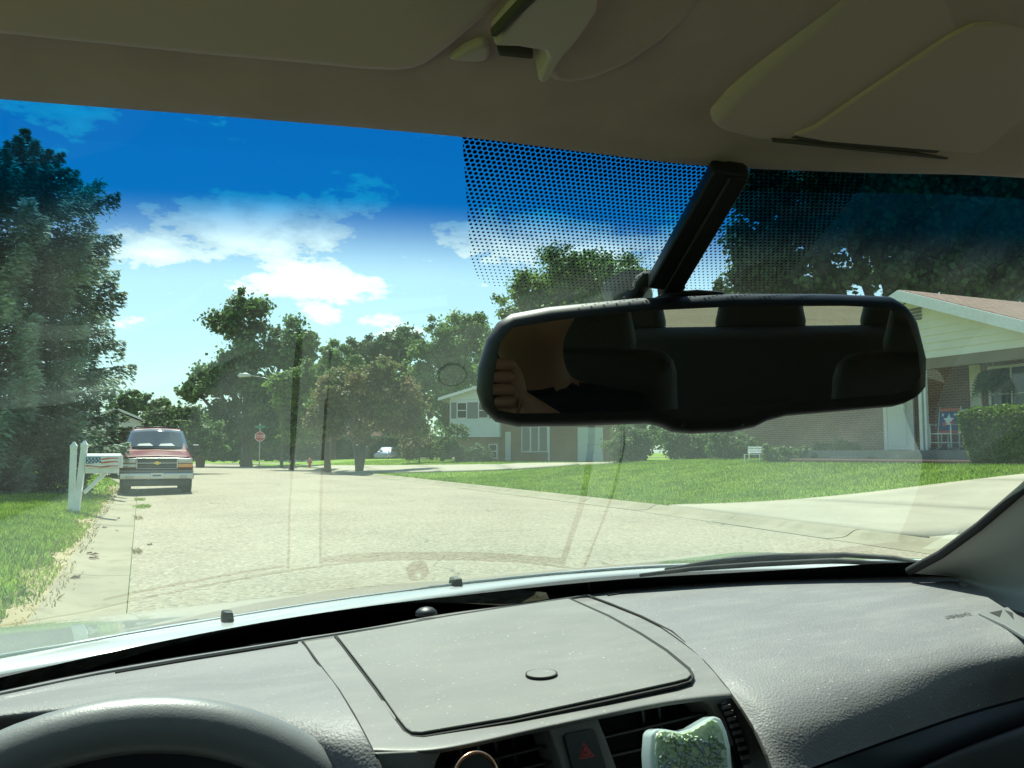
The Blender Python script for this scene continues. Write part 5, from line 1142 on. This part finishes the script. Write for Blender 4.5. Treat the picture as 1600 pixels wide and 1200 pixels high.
# storage lid with a dark shut line and a round release button
def lz(y): return ZD+0.0045-0.0000275*(y-935)*1.0-0.000012*max(0, y-1030)
LID = [(527, 993), (556, 1030), (590, 1075), (620, 1118), (634, 1136), (643, 1142), (658, 1143), (800, 1119), (950, 1087), (1055, 1064), (1074, 1059), (1080, 1053), (1075, 1046), (1040, 1017), (1000, 991), (950, 963), (888, 935), (790, 949), (700, 963), (610, 979)]
GAP = [(522, 993), (550, 1031), (584, 1077), (614, 1121), (630, 1142), (644, 1150), (662, 1151), (800, 1127), (950, 1095), (1058, 1071), (1080, 1064), (1085, 1055), (1079, 1044), (1043, 1014.5), (1002.5, 988.5), (952.5, 961), (891, 934), (790, 947), (700, 961), (610, 977)]
upn = Vector((0, 0, 1))
dpart(slab([kz(x, y, lz(y)-0.0022) for x, y in GAP], upn, 0.002), 'shut_line', 'slot')
lid = dpart(slab([kz(x, y, lz(y)) for x, y in LID], upn, 0.0019), 'storage_lid', 'lid', bevel=0.0008)
bc = kz(846, 1052, lz(1052)+0.001); rb = 0.0125
cb(MB().tube([bc-upn*0.002, bc+upn*0.0002], rb*1.09, 32), 'button_ring', 'slot', lid); cb(MB().tube([bc-upn*0.0005, bc+upn*0.0003, bc+upn*0.0006], [rb, rb, rb*0.94], 32), 'release_button', 'lid', lid, smooth=False)
dm = kz(666, 960, ZD+0.002); dpart(MB().tube([dm, dm+upn*0.004, dm+upn*0.007, dm+upn*0.0085], [0.013, 0.012, 0.008, 0.002], 18), 'light_sensor', 'black', smooth=True)
seam('defroster_slot', [(180, 1052), (300, 1031), (465, 1004)], [ZD+0.0005]*3, 0.0014, 'slot'); seam('defroster_slot', [(950, 931), (1010, 922), (1050, 918)], [ZD+0.0005]*3, 0.0016, 'slot')
seam('edge_trim', [(0, 1084), (150, 1053), (300, 1027), (470, 1000), (700, 963), (920, 930)], [ZD+0.0002]*6, 0.0012, 'demister')
# vents: dark cavities behind separate vanes, hazard switch in the divider
v0 = kz(860, 1138, ZD-0.011); e1 = (kz(1035, 1100, ZD-0.011)-kz(690, 1176, ZD-0.011)).normalized(); e2 = Vector((0, -0.30, -1)).normalized(); vn = e2.cross(e1).normalized()
if vn.y > 0: vn = -vn
def vp(px, py, off=0.0): return kp(px, py, v0+vn*off, vn)
def vslab(name, poly, off, th, mat, parent=dash, bev=0.0015): return cb(slab([vp(x, y, off) for x, y in poly], vn, th), name, mat, parent, bevel=bev)
cav = vslab('vent_cavity', [(640, 1160), (860, 1115), (1060, 1070), (1170, 1060), (1240, 1300), (640, 1300)], -0.045, 0.004, 'matblack', bev=0)
vslab('bezel_cheek', [(586, 1176), (672, 1172), (690, 1176), (684, 1186), (680, 1200), (676, 1300), (620, 1300)], 0.0, 0.02, 'bezel')
vslab('vent_divider', [(856, 1138), (934, 1121), (946, 1150), (966, 1205), (985, 1300), (905, 1300), (884, 1215), (868, 1168)], 0.0, 0.03, 'bezel')
vslab('bezel_cheek', [(1088, 1090), (1108, 1086), (1146, 1084), (1196, 1170), (1225, 1300), (1176, 1300), (1165, 1200), (1130, 1130), (1108, 1102)], -0.004, 0.03, 'bezel')
for k, (ya, yb) in enumerate(((1206, 1160), (1232, 1186), (1258, 1212))): vslab('vent_vane', [(684, ya), (868, yb), (869, yb+5), (684, ya+5)], -0.012, 0.022, 'vane', bev=0.0008)
for k, (ya, yb) in enumerate(((1150, 1112), (1180, 1143), (1210, 1174), (1240, 1205))): vslab('vent_vane', [(944+k*7, ya), (1106+k*14, yb), (1107+k*14, yb+5), (945+k*7, ya+5)], -0.012, 0.022, 'vane', bev=0.0008)
for x in range(6): vslab('vent_blade', [(1000+x*26, 1090), (1004+x*26, 1090), (1024+x*27, 1260), (1019+x*27, 1260)], -0.036, 0.006, 'vane', bev=0); vslab('vent_blade', [(715+x*28, 1150), (719+x*28, 1150), (735+x*28, 1260), (730+x*28, 1260)], -0.036, 0.006, 'vane', bev=0)
hz = vslab('hazard_switch', roundpoly([(881, 1147), (929, 1137), (950, 1206), (899, 1216)], 0.12, 3), 0.003, 0.006, 'black', bev=0.0012)
tri = [(912, 1160), (929, 1182), (906, 1186)]; c3 = (sum(p[0] for p in tri)/3, sum(p[1] for p in tri)/3)
for sc_, off, mat in ((1.0, 0.0033, 'red'), (0.78, 0.0036, 'black'), (0.56, 0.0039, 'red'), (0.3, 0.0042, 'black')):
    vslab('warning_triangle', [(c3[0]+(x-c3[0])*sc_, c3[1]+(y-c3[1])*sc_) for x, y in tri], off, 0.0006, mat, hz, 0)
tw = vslab('vent_thumbwheel', [(1126, 1100), (1136, 1096), (1150, 1112), (1168, 1160), (1178, 1215), (1166, 1217), (1154, 1165), (1138, 1122)], 0.001, 0.012, 'black')
for i in range(9):
    t = i/9; x, y = 1129+t*38, 1103+t*108-8*math.sin(t*3.1); vslab('rib', [(x, y), (x+13, y-3), (x+14, y+3), (x+1, y+6)], 0.0025, 0.002, 'grey_cladding', tw, 0.0004)
# right-hand end: band under the pad, lower panel, side demister, air-bag mark
cgrid('trim_band', [rowz([(1205, 1222), (1262, 1206), (1322, 1184), (1412, 1152), (1532, 1112), (1692, 1070)], ZD-0.088), rowz([(1215, 1270), (1290, 1240), (1350, 1210), (1440, 1180), (1550, 1140), (1700, 1095)], ZD-0.105), rowz([(1220, 1330), (1300, 1290), (1370, 1250), (1460, 1205), (1570, 1160), (1710, 1110)], ZD-0.125)], 'black', dash, nu=20, nv=10)
cgrid('lower_panel', [rowz([(1330, 1262), (1400, 1222), (1480, 1182), (1560, 1150), (1640, 1122), (1760, 1090)], ZD-0.118), rowz([(1320, 1272), (1405, 1232), (1490, 1192), (1570, 1162), (1650, 1135), (1765, 1100)], ZD-0.116), rowz([(1330, 1400), (1430, 1370), (1520, 1340), (1600, 1310), (1680, 1280), (1790, 1230)], ZD-0.22)], 'panel_grey', dash, nu=20, nv=16)
dv = dpart(slab([kz(x, y, ZD+0.002) for x, y in ((1528, 957), (1575, 948), (1592, 962), (1612, 985), (1600, 994), (1570, 976))], upn, 0.004), 'side_demister', 'demister', bevel=0.001)
for tri_ in (((1546, 957), (1566, 953), (1562, 964)), ((1570, 953), (1582, 957), (1584, 968))): cb(slab([kz(x, y, ZD+0.0024) for x, y in tri_], upn, 0.001), 'demister_slot', 'slot', dv)
tp0, tp1 = kz(1472, 965, ZD+0.001), kz(1520, 957, ZD+0.001); ex = (tp1-tp0).normalized(); ey = upn.cross(ex)
M4 = Matrix((ex, ey, upn)).transposed().to_4x4(); M4.translation = (tp0+tp1)/2-O
text_mesh('AIRBAG', 0.0105, 'demister', dash, M4, 'airbag_mark', 0.0002)

# ---- steering wheel
u_ = Vector((0, 0.42, 0.907)); nw = Vector((0, -0.907, 0.42)); xw = Vector((1, 0, 0))
top = kz(172, 1101, -0.160); Rw, rw = 0.186, 0.0175
cw = top-u_*(Rw+rw*0.8)
sw = empty('steering_wheel'); sw.parent = car
v = []; f = []; n1, n2 = 72, 16
for i in range(n1):
    a = 2*math.pi*i/n1; ra = xw*math.cos(a)+u_*math.sin(a)
    for j in range(n2):
        b = 2*math.pi*j/n2; v.append(cw+ra*(Rw+rw*math.cos(b))+nw*(rw*0.9*math.sin(b)))
for i in range(n1):
    for j in range(n2): f.append((i*n2+j, ((i+1) % n1)*n2+j, ((i+1) % n1)*n2+(j+1) % n2, i*n2+(j+1) % n2))
cb(MB().add(v, f), 'rim', 'wheel_leather', sw, smooth=True)
for a in (R_(5), R_(175), R_(250), R_(290)):
    d = xw*math.cos(a)+u_*math.sin(a); cb(beam(cw+d*0.05-nw*0.02, cw+d*(Rw-0.004)-nw*0.004, 0.022, 0.008, u_ if abs(math.sin(a)) < 0.5 else xw), 'spoke', 'black', sw, bevel=0.004)
cb(MB().tube([cw-nw*0.03, cw-nw*0.005, cw+nw*0.006], [0.075, 0.08, 0.06], 24), 'airbag_hub', 'wheel_leather', sw, smooth=True)
cb(MB().tube([cw-nw*0.03, cw-nw*0.16], 0.03, 12), 'column', 'black', sw)

# ---- cowl, bonnet, washer jets, wipers
cow = cgrid('cowl_panel', [rowz([(-260, 1165), (0, 1100), (300, 1042), (600, 992), (900, 945), (1150, 925), (1400, 915), (1520, 918)], -0.236), rowz([(-260, 1118), (0, 1062), (300, 1008), (600, 952), (900, 909), (1150, 893), (1400, 888), (1500, 890)], -0.262),
                           rowz([(-260, 1094), (0, 1041), (300, 989), (600, 934), (900, 899), (1150, 884), (1400, 880), (1500, 880)], -0.272)], 'rubber', nu=50, nv=14)
HR = [(-260, 1104), (-100, 1066), (0, 1046), (300, 996), (600, 941), (900, 902), (1100, 890), (1400, 884), (1550, 884)]
HS = [(-260, 1068), (-100, 1036), (0, 1020), (300, 967), (600, 924), (900, 893), (1100, 882), (1400, 876), (1550, 876)]
r0 = rowz(HR, -0.262); r1 = rowz(HS, -0.262)
r05 = [a.lerp(b, 0.5)+Vector((0, 0, 0.004)) for a, b in zip(r0, r1)]
bon = cgrid('bonnet', [sh(r0, -0.01, -0.02), r0, r05, r1, [Vector((p.x*0.96, 1.95, -0.33)) for p in r1], [Vector((p.x*0.9+0.03, 2.2, -0.45)) for p in r1], [Vector((p.x*0.86+0.04, 2.26, -0.75)) for p in r1]], 'car_white', nu=40, nv=30, solid=0.003)
for x, y in ((355, 957), (712, 903)):
    p = kz(x, y+6, -0.252); q = RC.transposed() @ up
    cb(MB().hexa([p+rl*a*0.0105+q*b+Vector((0, c, 0)) for b, s in ((-0.013, 1), (0.0085, 0.75)) for a, c in ((-s, -0.012), (s, -0.012), (s, 0.012), (-s, 0.012))]), 'washer_jet', 'black', bon, bevel=0.003)
def wpr(pts, z, rad, name): return cb(MB().tube([kz(x, y, zz) for (x, y), zz in zip(pts, z)], rad, 8), name, 'rubber', wip, smooth=True)
wip = empty('wiper'); wip.parent = car
wpr([(1000, 899), (1080, 889), (1180, 882), (1300, 876), (1440, 884)], [-.228, -.225, -.222, -.22, -.216], [0.003, 0.004, 0.0045, 0.0045, 0.003], 'blade')
wpr([(1040, 890), (1100, 880), (1150, 874), (1200, 871), (1240, 871), (1320, 867), (1400, 872), (1450, 882)], [-.226, -.224, -.222, -.22, -.219, -.217, -.215, -.214], [0.003, 0.004, 0.0075, 0.009, 0.007, 0.0045, 0.004, 0.003], 'arm')
wip2 = empty('wiper'); wip2.parent = car; wip = wip2
wpr([(60, 1078), (300, 1030), (560, 975), (760, 938), (1000, 905)], [-.231, -.231, -.231, -.231, -.23], [0.003, 0.0045, 0.005, 0.005, 0.003], 'blade')
# ---- pillars and cabin
pil = cgrid('door_pillar', [[kX(*p, 0.90) for p in ((1428, 896), (1475, 868), (1530, 825), (1600, 765), (1720, 650), (1870, 480), (2050, 240))],
                        [kX(*p, 0.915) for p in ((1452, 898), (1510, 876), (1575, 845), (1660, 790), (1790, 680), (1950, 510), (2130, 280))],
                        [kX(*p, 0.935) for p in ((1478, 900), (1545, 893), (1625, 872), (1720, 825), (1860, 720), (2020, 560), (2210, 320))],
                        [kX(*p, 0.945) for p in ((1495, 903), (1570, 925), (1660, 925), (1760, 890), (1900, 800), (2080, 640), (2300, 400))],
                        [kX(*p, 0.915) for p in ((1500, 915), (1590, 955), (1690, 975), (1800, 960), (1950, 890), (2140, 740), (2380, 500))]], 'pillar', nu=30, nv=20)
cb(MB().tube([kX(*p, 0.897) for p in ((1420, 893), (1470, 866), (1530, 822), (1600, 762), (1720, 645), (1870, 470))], 0.0055, 8), 'glass_seal', 'rubber', pil, smooth=True)
def blk(name, a, b, mat, bev=0.02, parent=car): return cb(MB().box(a, b), name, mat, parent, bevel=bev)
cb(beam(Vector((-0.46, 0.72, -0.27)), Vector((-0.5, 0.05, 0.10)), 0.03, 0.045, Vector((1, 0, 0))), 'door_pillar', 'pillar', bevel=0.01)
for s, xo in ((-1, -0.50), (1, 1.14)):
    xa, xb_ = sorted((xo, xo+s*0.10))
    blk('door_panel', (xa, -1.75, -0.98), (xb_, 0.62 if s < 0 else 0.40, -0.24), 'car_white', 0.03)
    blk('door_trim', (min(xo+s*0.02, xo-s*0.05), -1.75, -0.985), (max(xo+s*0.02, xo-s*0.05), 0.9, -0.215), 'seat', 0.01)
    for y in (-0.62, -1.62): cb(beam(Vector((xo+s*0.03, y+0.05, -0.26)), Vector((xo-s*0.04, y, 0.165)), 0.05, 0.025, Vector((0, 1, 0))), 'door_pillar', 'pillar', bevel=0.008)
    for ya, yb in ((-0.55, 0.35), (-1.55, -0.68)):
        cb(MB().prism([(xo+s*0.04, ya, -0.245), (xo+s*0.04, yb+(0.15 if yb > 0 else 0), -0.245), (xo-s*0.03, yb-0.25 if yb > 0 else yb, 0.15), (xo-s*0.03, ya, 0.15)], (s*0.004, 0, 0)), 'side_window', 'sideglass')
    blk('fender', (xa, 0.64 if s < 0 else 0.42, -0.98), (xb_, 2.15, -0.36), 'car_white', 0.06); blk('rear_quarter', (xa, -3.2, -0.98), (xb_, -1.77, -0.26), 'car_white', 0.06)
blk('floor', (-0.45, -2.9, -1.03), (1.12, 1.0, -0.97), 'matblack', 0)
blk('underdash_light_block', (-0.44, 0.76, -0.965), (1.08, 0.975, -0.275), 'matblack', 0)  # unseen black box added to block daylight showing through gaps under the dash
blk('firewall', (-0.45, 0.98, -0.97), (1.12, 1.04, -0.34), 'matblack', 0)
blk('boot', (-0.45, -3.2, -0.9), (1.12, -2.42, -0.16), 'car_white', 0.05); blk('parcel_shelf', (-0.44, -2.41, -0.18), (1.11, -1.76, -0.15), 'seat', 0.01)
blk('front_bumper', (-0.42, 2.2, -1.0), (1.1, 2.36, -0.6), 'car_white', 0.06)
rw_ = [(-0.30, -1.66, 0.165), (1.0, -1.66, 0.165), (1.06, -2.4, -0.15), (-0.36, -2.4, -0.15)]
cb(MB().prism(rw_, (0, -0.004, 0.004)), 'rear_window', 'sideglass')
def seat(name, cx, y, w_):
    s = empty(name); s.parent = car
    blk('cushion', (cx-w_/2, y+0.02, -0.82), (cx+w_/2, y+0.52, -0.62), 'seat', 0.06, s)
    cb(MB().hexa([(cx-w_/2, y-0.08, -0.62), (cx+w_/2, y-0.08, -0.62), (cx+w_/2, y+0.06, -0.62), (cx-w_/2, y+0.06, -0.62), (cx-w_*0.42, y-0.26, -0.03), (cx+w_*0.42, y-0.26, -0.03), (cx+w_*0.42, y-0.16, -0.03), (cx-w_*0.42, y-0.16, -0.03)]), 'backrest', 'seat', s, bevel=0.045, seg=3)
    for k in ((0,) if w_ < 0.8 else (-0.42, 0, 0.42)):
        cb(MB().hexa([(cx+k-0.14, y-0.29, -0.05), (cx+k+0.14, y-0.29, -0.05), (cx+k+0.14, y-0.19, -0.05), (cx+k-0.14, y-0.19, -0.05), (cx+k-0.11, y-0.29, 0.10), (cx+k+0.11, y-0.29, 0.10), (cx+k+0.11, y-0.22, 0.10), (cx+k-0.11, y-0.22, 0.10)]), 'headrest', 'seat', s, bevel=0.04, seg=3)
    blk('seat_base', (cx-w_*0.4, y+0.05, -0.97), (cx+w_*0.4, y+0.45, -0.815), 'matblack', 0.01, s)
seat('front_seat', -0.03, -0.52, 0.52); seat('front_seat', 0.70, -0.42, 0.52)
rs = seat('rear_seat', 0.34, -1.48, 1.30)
for x in (-0.36, 1.02):
    for y in (1.5, -2.2): w2 = wheel(car, 0, 0, 0.32, 0.2); w2.location = Vector((x+(0.03 if x < 0 else -0.03)*0, y, -1.2+0.32))-O

# ================================================================ things clipped on the vents
af = empty('air_freshener'); afp = CAM+RC @ vp(1080, 1165, 0.012); af.location = afp; tag(af, 'clear vent air freshener filled with green gel beads', 'air freshener')
AF = [(1019, 1146), (1026, 1138), (1042, 1139), (1062, 1143), (1082, 1138), (1102, 1126), (1117, 1118), (1128, 1122), (1137, 1142), (1143, 1166), (1146, 1200), (1140, 1235), (1050, 1250), (1020, 1225), (1017, 1180)]
def afslab(name, poly, off, th, mat, bev):
    pts = [CAM+RC @ vp(x, y, off)-afp for x, y in poly]; return MB().prism(pts, -(RC @ vn)*th).build(name, mat, af, bevel=bev, seg=3)
def shrink(poly, k): cx_ = sum(p[0] for p in poly)/len(poly); cy_ = sum(p[1] for p in poly)/len(poly); return [(cx_+(x-cx_)*k, cy_+(y-cy_)*k) for x, y in poly]
afslab('case', AF, 0.036, 0.014, 'clear', 0.003); afslab('gel', shrink(AF, 0.88), 0.0385, 0.003, 'gel', 0.0016)
for i in range(170):
    x, y = random.uniform(1030, 1132), random.uniform(1150, 1200); q = CAM+RC @ vp(x, y, 0.0388)-afp
    a = random.uniform(0, 3.14); d = RC @ (e1*math.cos(a)+e2*math.sin(a)); MB().tube([q-d*0.002, q+(RC @ vn)*0.0012, q+d*0.002], [0.0004, 0.0011, 0.0004], 5).build('gel_bead', 'clear' if i % 2 else 'gel', af, True)
vc = empty('vent_clip'); vcp = CAM+RC @ vp(742, 1217, 0.01); vc.location = vcp; tag(vc, 'round black vent clip with a copper rim in the left vent', 'clip')
wn_ = RC @ vn
MB().tube([-wn_*0.012, wn_*0.002], 0.0155, 32).build('body', 'black', vc); 
tor = [( (RC @ e1)*math.cos(t)+(RC @ e2)*math.sin(t))*0.0162+wn_*0.002 for t in [2*math.pi*i/36 for i in range(37)]]; MB().tube(tor, 0.0014, 8, False).build('rim', 'copper', vc, True)

# ================================================================ the person taking the picture, and the phone
ph = empty('phone', CAM-rt*0.022-up*0.018-fw*0.0055); ph.matrix_world = Matrix.Translation(CAM-rt*0.022-up*0.018-fw*0.0055) @ Matrix((rt, up, -fw)).transposed().to_4x4()
tag(ph, 'dark phone held up in the driver hands', 'phone')
MB().box((-0.069, -0.0335, -0.0035), (0.069, 0.0335, 0.0035)).build('phone_body', 'black', ph, bevel=0.003); MB().box((-0.055, -0.03, 0.0036), (0.055, 0.03, 0.0042)).build('phone_screen', 'pane', ph)
def person():
    V = []; E = []; Rd = []
    def vtx(p, r, prev=None):
        V.append(tuple(p)); Rd.append(r); i = len(V)-1
        if prev is not None: E.append((prev, i))
        return i
    pel = vtx((-0.03, -0.42, -0.53), 0.145); bel = vtx((-0.03, -0.47, -0.38), 0.135, pel); che = vtx((-0.03, -0.49, -0.22), 0.15, bel); nb = vtx((-0.03, -0.47, -0.09), 0.065, che)
    nk = vtx((-0.03, -0.445, -0.03), 0.055, nb); jaw = vtx((-0.03, -0.415, 0.015), 0.066, nk); hd = vtx((-0.03, -0.425, 0.075), 0.083, jaw); tp_ = vtx((-0.03, -0.44, 0.125), 0.06, hd)
    ns = vtx((-0.03, -0.335, 0.055), 0.014, hd)
    for s in (-1, 1):
        ear = vtx((-0.03+s*0.082, -0.43, 0.06), 0.014, hd)
        sh_ = vtx((-0.03+s*0.18, -0.48, -0.13), 0.062, che)
        if s > 0: el, wr, hd_dir = Vector((0.22, -0.28, -0.37)), Vector((0.125, -0.115, -0.125)), 1
        else: el, wr, hd_dir = Vector((-0.30, -0.25, -0.36)), Vector((-0.155, -0.06, -0.13)), -1
        b = vtx(Vector((-0.03+s*0.18, -0.48, -0.13)).lerp(el, 0.5), 0.05, sh_); c = vtx(el, 0.043, b); d = vtx(el.lerp(wr, 0.45), 0.042, c); w_ = vtx(wr, 0.027, d)
        ends = RC.transposed() @ ((rt*(-0.022+hd_dir*0.069)-up*0.018-fw*0.0055)); palm = wr.lerp(ends, 0.55)
        pm = vtx(palm, 0.028, w_)
        fl, rl_, ul2 = RC.transposed() @ fw, RC.transposed() @ rt*hd_dir, RC.transposed() @ up
        for k in range(4):     # fingers close on the face of the phone that looks ahead
            base = ends+rl_*0.012+ul2*(0.022-0.016*k)-fl*0.012; L_ = (0.032, 0.036, 0.034, 0.027)[k]
            a1_ = vtx(base, 0.0095, pm); a2_ = vtx(base+rl_*0.002+fl*0.018, 0.0088, a1_); vtx(base-rl_*L_*0.75+fl*0.021, 0.0075, a2_)
        t1 = vtx(ends-fl*0.022-ul2*0.03+rl_*0.004, 0.0115, pm); t2 = vtx(ends-fl*0.018-ul2*0.008-rl_*0.016, 0.0098, t1); vtx(ends-fl*0.012+ul2*0.008-rl_*0.028, 0.0085, t2)
        hip = vtx((-0.03+s*0.1, -0.40, -0.56), 0.095, pel); kn = vtx((-0.03+s*0.14, 0.02, -0.58), 0.068, hip); an = vtx((-0.03+s*0.12, 0.36, -0.86), 0.042, kn); vtx((-0.03+s*0.12, 0.50, -0.88), 0.035, an)
    me = bpy.data.meshes.new('person'); me.from_pydata(V, E, []); o = bpy.data.objects.new('tmp_person', me); COL.objects.link(o)
    o.modifiers.new('skin', 'SKIN'); sv = me.skin_vertices[0].data
    for i, r in enumerate(Rd): sv[i].radius = (r*(1.25 if i in (0, 1, 2) else 1.0), r*(0.85 if i in (0, 1, 2) else 1.0))
    sv[0].use_root = True
    md = o.modifiers.new('sub', 'SUBSURF'); md.levels = 2
    dg = bpy.context.evaluated_depsgraph_get(); m2 = bpy.data.meshes.new_from_object(o.evaluated_get(dg)); bpy.data.objects.remove(o)
    m2.materials.clear()
    for k in ('skin', 'shirt', 'trousers'): m2.materials.append(MT[k])
    for p in m2.polygons:
        c = p.center; torso = abs(c.x+0.03) < 0.27 and c.y < -0.36 and c.z < -0.075
        p.material_index = 2 if (c.z < -0.5 and c.y > -0.55) else 1 if torso else 0
        p.use_smooth = True
    root = empty('person', CAM+RC @ Vector((-0.03, -0.42, -0.62))); tag(root, 'driver in a dark shirt holding a phone up, glimpsed in the mirror', 'person')
    m2.transform(RC.to_4x4()); m2.transform(Matrix.Translation(-(RC @ Vector((-0.03, -0.42, -0.62)))))
    obj('body', m2, None, root)
    hc = RC @ (Vector((-0.03, -0.445, 0.09))-Vector((-0.03, -0.42, -0.62)))
    bm = bmesh.new(); bmesh.ops.create_uvsphere(bm, u_segments=24, v_segments=16, radius=0.105)
    for v_ in bm.verts: v_.co += Vector((0, 0, 0)) ; v_.co.z *= 0.95
    bmesh.ops.delete(bm, geom=[v_ for v_ in bm.verts if v_.co.z < -0.055 or (v_.co.y > 0.055 and v_.co.z < 0.045)], context='VERTS')
    hm = bpy.data.meshes.new('hair'); bm.to_mesh(hm); bm.free(); hm.shade_smooth(); hm.transform(Matrix.Translation(hc)); obj('hair', hm, 'hair', root)
person()
